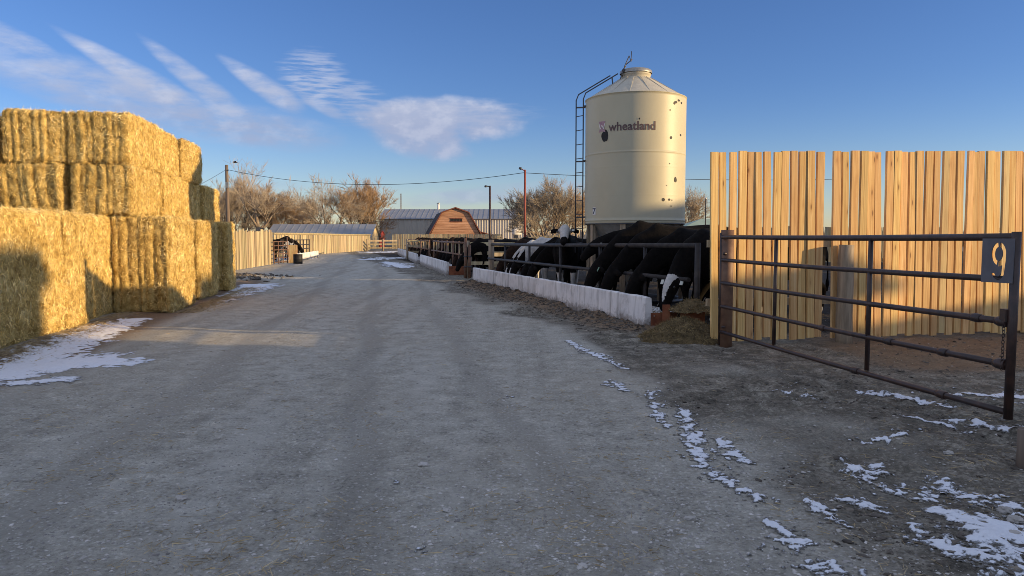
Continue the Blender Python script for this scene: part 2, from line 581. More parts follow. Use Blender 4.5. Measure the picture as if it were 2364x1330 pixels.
def concrete_mat():
    m = MT['concrete']
    nt = m.node_tree
    h = NB(nt)
    b = nt.nodes['Principled BSDF']
    old = b.inputs['Base Color'].links[0].from_socket
    t = h.n('ShaderNodeTexCoord')
    oi = h.n('ShaderNodeObjectInfo')
    off = h.n('ShaderNodeVectorMath', operation='ADD')
    nt.links.new(t.outputs['Object'], off.inputs[0])
    nt.links.new(h.comb(h.m('MULTIPLY', oi.outputs['Random'], 31.0), 0.0, 0.0), off.inputs[1])
    mp = h.n('ShaderNodeMapping')
    mp.inputs['Scale'].default_value = (5.0, 1.0, .7)
    nt.links.new(off.outputs[0], mp.inputs[0])
    run = h.noise(mp.outputs[0], 1.0, 6, .65)
    z = h.n('ShaderNodeSeparateXYZ')
    nt.links.new(t.outputs['Object'], z.inputs[0])
    col = h.mix(h.m('MULTIPLY', h.smooth(run, .48, .70), .80), old, (.30, .285, .27, 1))
    col = h.mix(h.m('MULTIPLY', h.smooth(run, .40, .22), .45), col, (.46, .44, .44, 1))
    sp = h.noise(off.outputs[0], 9.0, 8, .75)
    k = h.smooth(h.m('SUBTRACT', h.m('MULTIPLY', sp, .55), z.outputs[2]), .02, .20)
    col = h.mix(h.m('MULTIPLY', k, .8), col, (.17, .145, .12, 1))
    nt.links.new(col, b.inputs['Base Color'])


concrete_mat()


def attr_mat(name, attr, c0, c1, rough=0.85, bump=0.008, bscale=30, spec=0.08):
    m = bpy.data.materials.new(name)
    m.use_nodes = True
    nt = m.node_tree
    h = NB(nt)
    b = nt.nodes['Principled BSDF']
    a = h.n('ShaderNodeAttribute', attribute_name=attr)
    t = h.n('ShaderNodeTexCoord')
    nz = h.noise(t.outputs['Object'], 14, 5, 0.6)
    e = h.m('ADD', a.outputs['Fac'], h.m('MULTIPLY', h.m('SUBTRACT', nz, 0.5), 0.35))
    k = h.smooth(e, 0.42, 0.58)
    col0 = h.ramp(nz, [(0.3, c0[0]), (0.7, c0[1])])
    col1 = h.ramp(nz, [(0.3, c1[0]), (0.7, c1[1])])
    nt.links.new(h.mix(k, col0, col1), b.inputs['Base Color'])
    b.inputs['Roughness'].default_value = rough
    b.inputs['Specular IOR Level'].default_value = spec
    bp = h.n('ShaderNodeBump')
    bp.inputs['Distance'].default_value = bump
    nt.links.new(h.noise(t.outputs['Object'], bscale, 4, 0.6), bp.inputs['Height'])
    nt.links.new(bp.outputs[0], b.inputs['Normal'])
    return m


MT['hide'] = attr_mat('hide', 'coat', [(.004, .0035, .0035), (.011, .009, .008)], [(.42, .40, .38), (.58, .56, .53)])
MT['hide_red'] = attr_mat('hide_red', 'coat', [(.018, .011, .008), (.035, .020, .014)], [(.34, .32, .30), (.48, .46, .43)])

# ================================================================== GROUND
def road_edge(y):
    """x of the line where gravel gives way to churned mud on the gate side"""
    return np.where(y < 12.0, 1.95 - 0.10 * y, 0.75 - 0.285 * (y - 12.0))


BA, BB = np.array((2.25, 12.5)), np.array((-1.36, 25.3))       # foot of the near trough


def seg_d(x, y, a, b):
    d = b - a
    t = np.clip(((x - a[0]) * d[0] + (y - a[1]) * d[1]) / (d @ d), 0, 1)
    return np.hypot(x - a[0] - t * d[0], y - a[1] - t * d[1])


def mudmask(x, y):
    e = road_edge(y) + 0.45 * fbm(x * 0.9, y * 0.9, 5)
    return sstep(-0.25, 0.7, x - e)


def hz(x, y):
    x, y = np.asarray(x, float), np.asarray(y, float)
    far = 1 - sstep(60, 140, np.hypot(x, y))
    mud = mudmask(x, y) * far
    h = 0.022 * fbm(x * 0.35, y * 0.35, 1) * far
    h = h + far * 0.006 * fbm(x * 3.0, y * 3.0, 2)
    u = x + 0.17 * y                                           # across the road
    rut = 0.010 * np.sin(u * 3.1 + 0.6 * vnoise(x * .3, y * .3, 9)) * (1 - mud) * far
    h = h + rut
    rag = sstep(-0.2, 0.6, fbm(x * 0.7, y * 0.7, 12))
    h = h + mud * (0.034 * fbm(x * 1.3, y * 1.3, 3) + (0.018 + 0.034 * rag) * fbm(x * 5.2, y * 5.2, 4) + (0.008 + 0.016 * rag) * fbm(x * 12, y * 12, 6))
    d = seg_d(x, y, BA, BB)                                    # spilled dirt along the foot of the trough
    h = h + 0.20 * np.exp(-(d / 0.42) ** 2) * (0.55 + 0.55 * fbm(x * 2.2, y * 2.2, 8) + 0.25 * fbm(x * 7, y * 7, 7)) * sstep(11.3, 12.6, y)
    d2 = np.hypot((x - 2.75) / 1.0, (y - 11.75) / 0.75)
    h = h + 0.12 * np.exp(-(d2 / 0.9) ** 2)
    # ragged verge along the straw stack
    sx = x * 0.984 + y * 0.175
    h = h + 0.035 * np.exp(-((sx + 5.0) / 0.35) ** 2) * (0.6 + fbm(x * 5, y * 5, 21)) * sstep(5, 8, y) * (1 - sstep(26, 30, y))
    d3 = np.hypot((x + 11.2) / 1.6, (y - 28.5) / 2.0)
    h = h + 0.16 * np.exp(-d3 ** 2) * (0.6 + 0.7 * fbm(x * 2.5, y * 2.5, 22))
    return h


def axis(pieces):
    out = [pieces[0][0]]
    for a, b, s0, s1 in pieces:
        v = out[-1]
        while v < b:
            t = (v - a) / (b - a)
            v += s0 + (s1 - s0) * t
            out.append(v)
    return np.array(out)


ys = axis([(-80, 0, 8, 0.8), (0, 2.4, 0.4, 0.05), (2.4, 9, 0.022, 0.04), (9, 16, 0.04, 0.07), (16, 34, 0.07, 0.25), (34, 90, 0.3, 1.5), (90, 400, 2, 40), (400, 5000, 60, 500)])
xh = axis([(0, 5.2, 0.034, 0.036), (5.2, 9, 0.05, 0.09), (9, 20, 0.12, 0.5), (20, 100, 0.8, 8), (100, 5000, 15, 600)])
xs = np.concatenate([-xh[:0:-1], xh])
GX, GY = np.meshgrid(xs, ys)
GZ = hz(GX, GY)
nx, ny = len(xs), len(ys)
idx = np.arange(nx * ny).reshape(ny, nx)
quads = np.stack([idx[:-1, :-1], idx[:-1, 1:], idx[1:, 1:], idx[1:, :-1]], -1).reshape(-1, 4)
GV = np.stack([GX, GY, GZ], -1).reshape(-1, 3)
cxq = 0.5 * (GX[:-1, :-1] + GX[1:, 1:]).ravel()
cyq = 0.5 * (GY[:-1, :-1] + GY[1:, 1:]).ravel()
onroad = (cxq < road_edge(cyq)) & (cxq > -5.2 - 0.18 * cyq - 1.0) & (cyq < 95)


def ground_mat():
    m = bpy.data.materials.new('ground_gravel_and_mud')
    m.use_nodes = True
    nt = m.node_tree
    h = NB(nt)
    b = nt.nodes['Principled BSDF']
    g = h.n('ShaderNodeNewGeometry')
    pos = g.outputs['Position']
    mud = h.n('ShaderNodeAttribute', attribute_name='mud').outputs['Fac']
    earth = h.n('ShaderNodeAttribute', attribute_name='earth').outputs['Fac']
    big = h.noise(pos, 0.35, 5, 0.6)
    mid = h.noise(pos, 3.4, 13, 0.80)
    fin = h.noise(pos, 30.0, 8, 0.80)
    mpx = h.n('ShaderNodeMapping')                           # wheel-drawn streaks along the road
    mpx.inputs['Rotation'].default_value = (0, 0, R(-9))
    mpx.inputs['Scale'].default_value = (2.6, 0.16, 1)
    nt.links.new(pos, mpx.inputs[0])
    streak = h.noise(mpx.outputs[0], 1.0, 5, 0.6)
    vor = h.n('ShaderNodeTexVoronoi')
    vor.inputs['Scale'].default_value = 34.0
    nt.links.new(pos, vor.inputs['Vector'])
    vs = h.n('ShaderNodeSeparateXYZ')
    nt.links.new(vor.outputs['Color'], vs.inputs[0])
    peb = h.m('MULTIPLY', h.smooth(vor.outputs['Distance'], 0.46, 0.20), h.smooth(vs.outputs[0], 0.62, 0.95))
    road = h.ramp(h.m('ADD', h.m('MULTIPLY', mid, 0.5), h.m('MULTIPLY', fin, 0.5)), [(0.37, (.080, .075, .064)), (0.455, (.32, .299, .250)), (0.545, (.47, .441, .374)), (0.63, (.80, .76, .66))])  # strong dark-light contrast stands in for shade between the stones
    road = h.mix(h.m('MULTIPLY', h.smooth(streak, 0.45, 0.70), 0.40), road, (.53, .505, .445, 1))
    road = h.mix(h.m('MULTIPLY', h.smooth(streak, 0.48, 0.28), 0.42), road, (.20, .187, .16, 1))
    sx = h.n('ShaderNodeSeparateXYZ')
    nt.links.new(pos, sx.inputs[0])
    curve = h.m('ADD', h.m('MULTIPLY', h.m('SUBTRACT', h.noise(pos, 0.10, 2, 0.5), 0.5), 1.6), h.m('MULTIPLY', h.m('SUBTRACT', mid, 0.5), 0.55))
    uu = h.m('ADD', h.m('ADD', sx.outputs[0], h.m('MULTIPLY', sx.outputs[1], 0.17)), curve)
    for u0, wd_, am, tone in ((-2.15, .26, .55, (.23, .213, .183, 1)), (-0.35, .26, .55, (.23, .213, .183, 1)), (-1.25, .30, .35, (.53, .505, .445, 1)), (1.05, .22, .45, (.24, .222, .19, 1)), (-3.7, .25, .45, (.23, .213, .183, 1)), (0.35, .28, .30, (.53, .505, .445, 1))):
        tr = h.smooth(h.m('ABSOLUTE', h.m('SUBTRACT', uu, u0)), wd_, wd_ * .35)
        road = h.mix(h.m('MULTIPLY', h.m('MULTIPLY', tr, h.smooth(mid, .36, .60)), am), road, tone)
    road = h.mix(h.m('MULTIPLY', h.smooth(big, 0.42, 0.62), 0.25), road, (.37, .325, .255, 1))
    road = h.mix(h.m('MULTIPLY', peb, 0.6), road, (.66, .63, .57, 1))
    mudc = h.ramp(h.m('ADD', h.m('MULTIPLY', mid, 0.6), h.m('MULTIPLY', fin, 0.4)), [(0.38, (.038, .033, .026)), (0.50, (.17, .15, .118)), (0.62, (.45, .41, .335))])
    ear = h.ramp(h.m('ADD', h.m('MULTIPLY', mid, 0.5), h.m('MULTIPLY', fin, 0.5)), [(0.34, (.11, .075, .048)), (0.55, (.24, .17, .11)), (0.7, (.37, .275, .185))])
    mk = h.smooth(h.m('ADD', mud, h.m('MULTIPLY', h.m('SUBTRACT', mid, 0.5), 1.1)), 0.20, 0.70)
    col = h.mix(mk, road, mudc)
    ek = h.smooth(h.m('ADD', earth, h.m('MULTIPLY', h.m('SUBTRACT', mid, 0.5), 0.9)), 0.3, 0.8)
    col = h.mix(ek, col, ear)
    dung_shade = h.n('ShaderNodeAttribute', attribute_name='dung_shade').outputs['Fac']
    dk = h.smooth(h.m('ADD', dung_shade, h.m('MULTIPLY', h.m('SUBTRACT', mid, 0.5), 0.9)), 0.3, 0.8)
    col = h.mix(dk, col, h.ramp(fin, [(0.35, (.018, .014, .011)), (0.65, (.065, .052, .040))]))  # manure floor, blackened further in place of the shade among the cattle
    nt.links.new(col, b.inputs['Base Color'])
    b.inputs['Roughness'].default_value = 0.92
    b.inputs['Specular IOR Level'].default_value = 0.2
    bp = h.n('ShaderNodeBump')
    bp.inputs['Distance'].default_value = 0.034
    bp.inputs['Strength'].default_value = 0.9
    hh = h.m('ADD', h.m('ADD', h.m('MULTIPLY', fin, 0.8), h.m('MULTIPLY', mid, 0.5)), h.m('MULTIPLY', peb, 0.25))
    nt.links.new(hh, bp.inputs['Height'])
    nt.links.new(bp.outputs[0], b.inputs['Normal'])
    return m


MT['ground'] = ground_mat()


def earth_field(x, y):
    d = seg_d(x, y, BA, BB)
    e = np.exp(-(d / 0.75) ** 2) * sstep(10.9, 12.5, y)
    sx = x * 0.984 + y * 0.175
    e = np.maximum(e, 0.85 * np.exp(-((sx + 4.6) / 0.9) ** 2) * (1 - sstep(26, 30, y)))
    e = np.maximum(e, 0.8 * sstep(3.6, 5.2, x) * sstep(7.8, 9.2, y) * (1 - sstep(14, 18, y)))      # browner ground inside the gate
    e = np.maximum(e, 0.7 * sstep(100, 140, np.hypot(x, y)))
    e = np.maximum(e, 0.30 * sstep(0.25, 0.7, fbm(x * 0.22, y * 0.22, 31)) * sstep(7, 12, y) * (1 - sstep(60, 90, y)))
    return e


def dung_shade_field(x, y):
    """trampled manure floor behind the trough rails, darkened to stand in for shade"""
    u = (x - BA[0]) * .962 + (y - BA[1]) * .272
    return sstep(0.6, 1.3, u) * sstep(11.6, 12.8, y) * (1 - sstep(70, 95, y))


def ground_part(name, fsel, label, cat):
    q = quads[fsel]
    used = np.unique(q)
    remap = np.full(len(GV), -1)
    remap[used] = np.arange(len(used))
    me = np_mesh(name, GV[used], remap[q], MT['ground'], True)
    x, y = GV[used, 0], GV[used, 1]
    for nm, val in (('mud', mudmask(x, y) * (0.75 + 0.45 * fbm(x * .8, y * .8, 14))), ('earth', earth_field(x, y)), ('dung_shade', dung_shade_field(x, y))):
        a = me.attributes.new(nm, 'FLOAT', 'POINT')
        a.data.foreach_set('value', val.astype(np.float32))
    return tag(link(name, me), label, cat, None, 'structure')


ground_part('gravel_road', onroad, 'grey packed gravel road between straw stack and feed troughs', 'road')
ground_part('ground', ~onroad, 'dark churned dirt yard around the road and pens', 'ground')


# ------------------------------------------------------------------ snow: thin ragged sheets lying on the ground
def snow(features):
    V, F, CV, off = [], [], [], 0
    for k, (pts, amp, fr) in enumerate(features):
        W = [(G(px, py), r) for px, py, r in pts]
        x0 = min(p.x - r * 1.6 for p, r in W) - 0.15; x1 = max(p.x + r * 1.6 for p, r in W) + 0.15
        y0 = min(p.y - r * 1.6 for p, r in W) - 0.2; y1 = max(p.y + r * 1.6 for p, r in W) + 0.2
        ym = max(1.0, y0)
        cx_ = max(0.007, ym * 0.0014); cy_ = max(0.009, ym * 0.003)
        gx = np.arange(x0, x1, cx_); gy = np.arange(y0, y1, cy_)
        X, Y = np.meshgrid(gx, gy)
        S = np.full(X.shape, -9.0)
        if len(W) == 1: W = W * 2
        for (p, r), (q, s) in zip(W[:-1], W[1:]):
            dx, dy = q.x - p.x, q.y - p.y
            L2 = dx * dx + dy * dy + 1e-9
            t = np.clip(((X - p.x) * dx + (Y - p.y) * dy) / L2, 0, 1)
            d = np.hypot(X - p.x - t * dx, Y - p.y - t * dy)
            S = np.maximum(S, 1 - d / (r + (s - r) * t))
        S = np.maximum(S, -1.2) * 0.75 - 0.20 + amp * .8 * fbm(X * 2.6, Y * 2.6, 40 + k) + (0.40 + amp) * fbm(X * fr * 1.1, Y * fr * 1.1, 60 + k, 4) + (0.30 if amp <= .45 else 0.85) * fbm(X * fr * 2.6, Y * fr * 3.2, 80 + k, 3) + (0.42 if amp <= .32 else 0.22 if amp <= .45 else 0.0)
        Z = hz(X, Y) + 0.003 + 0.014 * np.clip(S, -0.1, 0.8)
        keep = (S[:-1, :-1] + S[1:, 1:] + S[:-1, 1:] + S[1:, :-1]) / 4 > 0.06
        id_ = np.arange(X.size).reshape(X.shape)
        q_ = np.stack([id_[:-1, :-1], id_[:-1, 1:], id_[1:, 1:], id_[1:, :-1]], -1)[keep]
        us = np.unique(q_)
        rm = np.full(X.size, -1); rm[us] = np.arange(len(us))
        V.append(np.stack([X, Y, Z], -1).reshape(-1, 3)[us]); F.append(rm[q_] + off); off += len(us); CV.append(S.ravel()[us] + (.35 if amp <= .32 else .12 if amp <= .45 else 0))
    me = np_mesh('snow', np.concatenate(V), np.concatenate(F), MT['snow'], True)
    me.attributes.new('cover', 'FLOAT', 'POINT').data.foreach_set('value', np.concatenate(CV).astype(np.float32))
    return tag(link('snow', me), 'thin wind blown patches of snow lying on the gravel and mud', 'snow', None, 'stuff')


snow([
    ([(-30, 868, .42), (60, 850, .50), (150, 838, .55), (235, 838, .35), (280, 832, .12)], .30, 9),
    ([(60, 845, .3), (120, 812, .35), (190, 782, .34), (240, 760, .30), (320, 738, .16)], .28, 9),
    ([(20, 885, .15), (150, 878, .20)], .35, 11),
    ([(548, 682, .28), (575, 668, .45), (600, 657, .5)], .30, 5), ([(500, 700, .25), (545, 690, .2)], .5, 6),
    ([(890, 606, .5), (915, 612, 1.0), (935, 618, .6)], .35, 3), ([(850, 600, .8), (900, 596, 1.6)], .45, 2), ([(870, 583, 2.0), (905, 581, 2.6)], .4, 1.5),
    ([(700, 600, .4), (730, 597, .7)], .5, 3),
    ([(1310, 790, .05), (1345, 810, .08), (1390, 828, .09), (1440, 850, .07)], .75, 14),
    ([(1408, 882, .10), (1430, 893, .13), (1448, 902, .08)], .7, 15),
    ([(1505, 905, .06), (1515, 955, .07), (1540, 990, .05)], .95, 16),
    ([(1578, 950, .06), (1590, 985, .09), (1600, 1020, .10)], .75, 16),
    ([(1590, 1030, .06), (1625, 1075, .11), (1660, 1105, .10), (1700, 1130, .06), (1755, 1158, .08)], .65, 17),
    ([(1660, 1020, .04), (1690, 1050, .09), (1730, 1075, .04)], .95, 17),
    ([(1955, 1075, .06), (2010, 1100, .12), (2050, 1130, .16), (2130, 1145, .12)], .60, 15),
    ([(2010, 1075, .05), (2030, 1095, .10)], .8, 15),
    ([(1950, 1158, .06), (2000, 1172, .09), (2040, 1188, .05)], .6, 17),
    ([(2180, 1112, .08), (2240, 1145, .15), (2310, 1165, .20), (2400, 1185, .25)], .55, 14),
    ([(2180, 1190, .08), (2250, 1215, .16), (2330, 1250, .22), (2420, 1275, .25)], .45, 14),
    ([(2110, 1235, .08), (2190, 1270, .12), (2280, 1300, .16), (2400, 1330, .2)], .55, 15),
    ([(1790, 1215, .07), (1830, 1260, .10), (1870, 1290, .09)], .9, 18),
    ([(1900, 1310, .09), (1960, 1335, .11)], .9, 18),
    ([(1880, 1170, .05), (1920, 1200, .07), (1960, 1225, .05)], .95, 18),
    ([(2000, 905, .10), (2100, 920, .16), (2200, 945, .14)], 1.05, 9),
    ([(2150, 905, .10), (2300, 915, .2), (2380, 930, .2)], 1.0, 8),
    ([(2100, 970, .08), (2250, 985, .14), (2330, 990, .1)], 1.05, 10),
    ([(1990, 1020, .06), (2080, 1010, .08)], 1.05, 14), ([(1780, 905, .05), (1850, 915, .08)], 1.0, 12),
    ([(905, 1112, .035), (915, 1116, .03)], .5, 18), ([(965, 1268, .04), (978, 1272, .03)], .5, 18), ([(1180, 915, .05), (1165, 918, .03)], .6, 18),
])


# ------------------------------------------------------------------ loose gravel, clods, straw litter (uncountable)
OCT = np.array([(1, 0, 0), (0, 1, 0), (-1, 0, 0), (0, -1, 0), (0, 0, 1), (0, 0, -1)], float)
OCF = np.array([(0, 1, 4), (1, 2, 4), (2, 3, 4), (3, 0, 4), (1, 0, 5), (2, 1, 5), (3, 2, 5), (0, 3, 5)])
bm_ = bmesh.new(); bmesh.ops.create_icosphere(bm_, subdivisions=1, radius=1.0)
ICO = np.array([v.co[:] for v in bm_.verts]); ICF = np.array([[v.index for v in f.verts] for f in bm_.faces]); bm_.free()


def scatter(name, xy, size, base, faces, mat, label, cat, sink=0.25, flat=0.6, smooth=False, jit=0.3):
    n, k = len(xy), len(base)
    v = base[None] * (1 + jit * rng.uniform(-1, 1, (n, k, 1)))
    sc3 = size[:, None] * np.stack([rng.uniform(.8, 1.5, n), rng.uniform(.7, 1.1, n), rng.uniform(.6, 1.1, n) * flat], -1)
    v = v * sc3[:, None, :]
    a = rng.uniform(0, 6.283, n)
    ca, sa = np.cos(a)[:, None], np.sin(a)[:, None]
    x = v[..., 0] * ca - v[..., 1] * sa; y = v[..., 0] * sa + v[..., 1] * ca
    z0 = hz(xy[:, 0], xy[:, 1]) + size * flat * (0.6 - sink)
    V = np.stack([x + xy[:, :1], y + xy[:, 1:], v[..., 2] + z0[:, None]], -1).reshape(-1, 3)
    F = (faces[None] + (np.arange(n) * k)[:, None, None]).reshape(-1, faces.shape[1])
    return tag(link(name, np_mesh(name, V, F, mat, smooth)), label, cat, None, 'stuff')


def spread(n, y0, y1, power=2.0, xlim=0.78):
    """points inside the field of view, denser near the camera"""
    t = rng.uniform(0, 1, n)
    y = 1 / ((1 - t) / y0 ** (power - 1) + t / y1 ** (power - 1)) ** (1 / (power - 1))
    x = rng.uniform(-xlim, xlim, n) * y
    return np.stack([x, y], -1)


pts = spread(90000, 2.3, 26, 1.8)
keep = (mudmask(pts[:, 0], pts[:, 1]) < rng.uniform(0.2, 1.1, len(pts))) & (pts[:, 0] > -5.2 - .18 * pts[:, 1]) & (vnoise(pts[:, 0] * 1.2, pts[:, 1] * .5, 77) > rng.uniform(-1.1, .5, len(pts)))
pts = pts[keep]
scatter('gravel', pts, 0.0040 + 0.011 * rng.uniform(0, 1, len(pts)) ** 5, OCT, OCF, MT['stone'], 'loose pebbles scattered over the packed gravel road', 'gravel', 0.45, 0.55)
pts = spread(900, 2.3, 14, 1.8)
pts = pts[pts[:, 0] > -4.6 - .18 * pts[:, 1]]
scatter('pebbles', pts, 0.008 + 0.014 * rng.uniform(0, 1, len(pts)) ** 4, ICO, ICF, MT['stone'], 'larger rounded pebbles half bedded in the gravel road', 'pebbles', 0.5, 0.55, False, .35)
pts = spread(30000, 3.0, 16, 1.6, 0.74)
mk_ = mudmask(pts[:, 0], pts[:, 1]) * (0.5 + fbm(pts[:, 0] * .8, pts[:, 1] * .8, 14))
pts = pts[(mk_ > rng.uniform(0.2, 1.2, len(pts)))]
scatter('dirt_clods', pts, 0.005 + 0.020 * rng.uniform(0, 1, len(pts)) ** 4, ICO, ICF, MT['clod'], 'dark frozen clods of mud in front of the gate', 'dirt clods', 0.5, 0.6, False, .5)
t = rng.uniform(-0.03, 1, 7000)
pts = (BA + (BB - BA) * t[:, None]) + np.stack([-np.abs(rng.normal(0, .36, len(t))), -np.abs(rng.normal(0, .1, len(t)))], -1)
scatter('dirt_berm', pts, 0.006 + 0.030 * rng.uniform(0, 1, len(t)) ** 4, ICO, ICF, MT['clod'], 'crumbly dirt and old feed spilled along the foot of the trough', 'dirt', 0.45, 0.6, False, .5)
pts = np.stack([rng.normal(-11.0, .9, 700), rng.normal(28.6, 1.1, 700)], -1)
scatter('rubble', pts, 0.025 + 0.09 * rng.uniform(0, 1, 700) ** 3, ICO, ICF, MT['clod'], 'dark frozen lumps of dirt and straw past the stack', 'rubble', 0.4, 0.7, False, .3)


def blades(name, org, dirs, length, width, mat):
    """thin flat triangles: straw, chaff"""
    n = len(org)
    side = np.cross(dirs, rng.normal(size=(n, 3)))
    side /= np.linalg.norm(side, axis=1, keepdims=True) + 1e-9
    wv = side * (width / 2)[:, None]
    V = np.stack([org - wv, org + wv, org + dirs * length[:, None]], 1).reshape(-1, 3)
    return np_mesh(name, V, np.arange(n * 3).reshape(n, 3), mat)


pts = spread(22000, 2.3, 26, 1.7)
cl = vnoise(pts[:, 0] * 1.7, pts[:, 1] * 1.7, 90) + 0.7 * earth_field(pts[:, 0], pts[:, 1]) + 0.25 * mudmask(pts[:, 0], pts[:, 1])
pts = pts[cl > rng.uniform(-0.4, 1.3, len(pts))]
n = len(pts)
a = rng.uniform(0, 6.283, n)
dirs = np.stack([np.cos(a), np.sin(a), rng.uniform(-.05, .28, n)], -1)
me = blades('straw_litter', np.concatenate([pts, (hz(pts[:, 0], pts[:, 1]) + .006)[:, None]], 1), dirs, rng.uniform(.025, .11, n), rng.uniform(.003, .007, n), MT['litter'])
nb_ = 9000                                                     # thicker along the foot of the stack
ly_ = rng.uniform(9.5, 24.5, nb_)
lx_ = np.where(ly_ < 14.8, -5.2, np.where(ly_ < 16.4, -5.4, -4.25)) + np.abs(rng.normal(0, .28, nb_)) + .02
pts2 = np.stack([.984 * lx_ - .175 * ly_, .175 * lx_ + .984 * ly_], -1)
a2 = rng.uniform(0, 6.283, nb_)
d2_ = np.stack([np.cos(a2), np.sin(a2), rng.uniform(-.05, .5, nb_)], -1)
V2 = blades('tmp', np.concatenate([pts2, (hz(pts2[:, 0], pts2[:, 1]) + .008)[:, None]], 1), d2_, rng.uniform(.04, .15, nb_), rng.uniform(.004, .009, nb_), None)
bmj = bmesh.new(); bmj.from_mesh(me); bmj.from_mesh(V2); bmj.to_mesh(me); bmj.free()
tag(link('straw_litter', me), 'loose stalks of straw strewn over road and mud', 'straw', None, 'stuff')


# ------------------------------------------------------------------ stones one can pick out
def stone(px, py, r, label, flat=0.65):
    p = G(px, py)
    p.z = float(hz(p.x, p.y))
    bm = bmesh.new()
    bmesh.ops.create_icosphere(bm, subdivisions=3, radius=1.0)
    sd = random.uniform(0, 99)
    for v in bm.verts:
        q = v.co.copy()
        k = 1 + 0.55 * mnoise.noise(q * 1.5 + Vector((sd, 0, 0))) + 0.16 * mnoise.noise(q * 4 + Vector((0, sd, 0)))
        v.co = Vector((q.x * r * 1.25 * k, q.y * r * k, q.z * r * flat * k))
    me = bpy.data.meshes.new('stone'); bm.to_mesh(me); bm.free()
    me.materials.append(MT['stone'])
    tag(link('stone', me, None, (p.x, p.y, p.z + r * flat * 0.55), random.uniform(0, 6)), label, 'stone', 'stones lying on the yard')


stone(418, 1157, .028, 'pale grey stone standing alone on the gravel near the tyre tracks')
stone(978, 1076, .026, 'round grey stone alone in the middle of the gravel road')
stone(2318, 1182, .032, 'dark pointed stone poking out of the snow, highest of three')
stone(2345, 1205, .034, 'dark angular stone in snow, middle one of three')
stone(2343, 1238, .026, 'small dark stone in snow, lowest of three')
stone(1592, 1195, .024, 'flat grey stone beside the long streak of snow', .4)
stone(1030, 1178, .022, 'low pale stone bedded in the gravel below the round one', .4)
stone(1345, 1308, .026, 'broad flat stone in gravel at the bottom edge of the picture', .35)
stone(2190, 1052, .026, 'grey lump of stone in the mud below the gate', .7)


# ================================================================== STRAW BALES
def bale_mesh(seed, wx, ly, hz_, grooves=7):
    """big square straw bale; strings run along y, so the ends (y) and the top and bottom (z) carry grooves"""
    rs = np.random.default_rng(seed)
    cells = (20 * 2, 30, 24)
    V, F, off = [], [], 0
    dims = np.array([wx, ly, hz_]) / 2
    for ax in range(3):
        for sg in (-1, 1):
            o1, o2 = [(1, 2), (0, 2), (0, 1)][ax]
            n1, n2 = [int(d) for d in (44 if o1 == 0 else 34, 34)]
            a, b = np.meshgrid(np.linspace(-1, 1, n1 + 1), np.linspace(-1, 1, n2 + 1), indexing='ij')
            p = np.zeros((n1 + 1, n2 + 1, 3))
            p[..., ax] = sg; p[..., o1] = a; p[..., o2] = b
            id_ = np.arange((n1 + 1) * (n2 + 1)).reshape(n1 + 1, n2 + 1) + off
            q = np.stack([id_[:-1, :-1], id_[1:, :-1], id_[1:, 1:], id_[:-1, 1:]], -1).reshape(-1, 4)
            if (sg > 0) == (ax == 1): q = q[:, ::-1]
            V.append(p.reshape(-1, 3)); F.append(q); off += p.shape[0] * p.shape[1]
    V = np.concatenate(V); F = np.concatenate(F)
    m = np.abs(V)
    rr = 0.085 / dims                                         # rounded corners
    inner = np.clip(V, -(1 - rr), 1 - rr)
    d = (V - inner) * dims
    L = np.linalg.norm(d, axis=1, keepdims=True)
    nrm = d / np.maximum(L, 1e-6)
    Pp = inner * dims + nrm * 0.085
    nrm = nrm / np.maximum(np.linalg.norm(nrm, axis=1, keepdims=True), 1e-6)
    ph = rs.uniform(0, 1)
    wob = np.array([0.05 * mnoise.noise(Vector((p[0] * 1.2, p[1] * 1.5, p[2] * 1.5 + seed * 7.7))) for p in Pp])
    gx = (Pp[:, 0] + wob + wx / 2) / wx * grooves
    gx = gx + 0.22 * np.sin(gx * 2.1 + seed * 1.7)                   # strings are never quite evenly spaced
    fr = np.abs(2 * (gx - np.floor(gx)) - 1)
    band = rs.uniform(-1, 1, grooves + 3)[np.clip(np.floor(gx).astype(int) + 1, 0, grooves + 2)]
    depth = 0.55 + 0.9 * np.array([abs(mnoise.noise(Vector((round(g_) * 3.7, p[1] * .8, p[2] * 1.6 + seed)))) for g_, p in zip(gx, Pp)]) * 1.6
    gy = (Pp[:, 1] + wob * 1.3 + ly / 2) / ly * 13           # flakes, faint
    fy = np.abs(2 * (gy - np.floor(gy)) - 1)
    ends = np.maximum(np.abs(nrm[:, 1]), np.abs(nrm[:, 2]))
    disp = ((-0.085 * fr ** 5 * depth) + 0.026 * band) * ends + (-0.022 * fy ** 6) * np.abs(nrm[:, 0])
    big = np.array([mnoise.noise(Vector((p[0] * 2.1, p[1] * 2.1, p[2] * 2.1 + seed * 3.1))) for p in Pp])
    sml = np.array([mnoise.noise(Vector((p[0] * 11, p[1] * 11, p[2] * 11 + seed * 5.3))) for p in Pp])
    disp = disp + 0.036 * big + 0.030 * sml
    Pp = Pp + nrm * disp[:, None]
    return Pp, F, nrm, fr ** 4 * (ends > .8) * np.clip(depth, 0, 1)


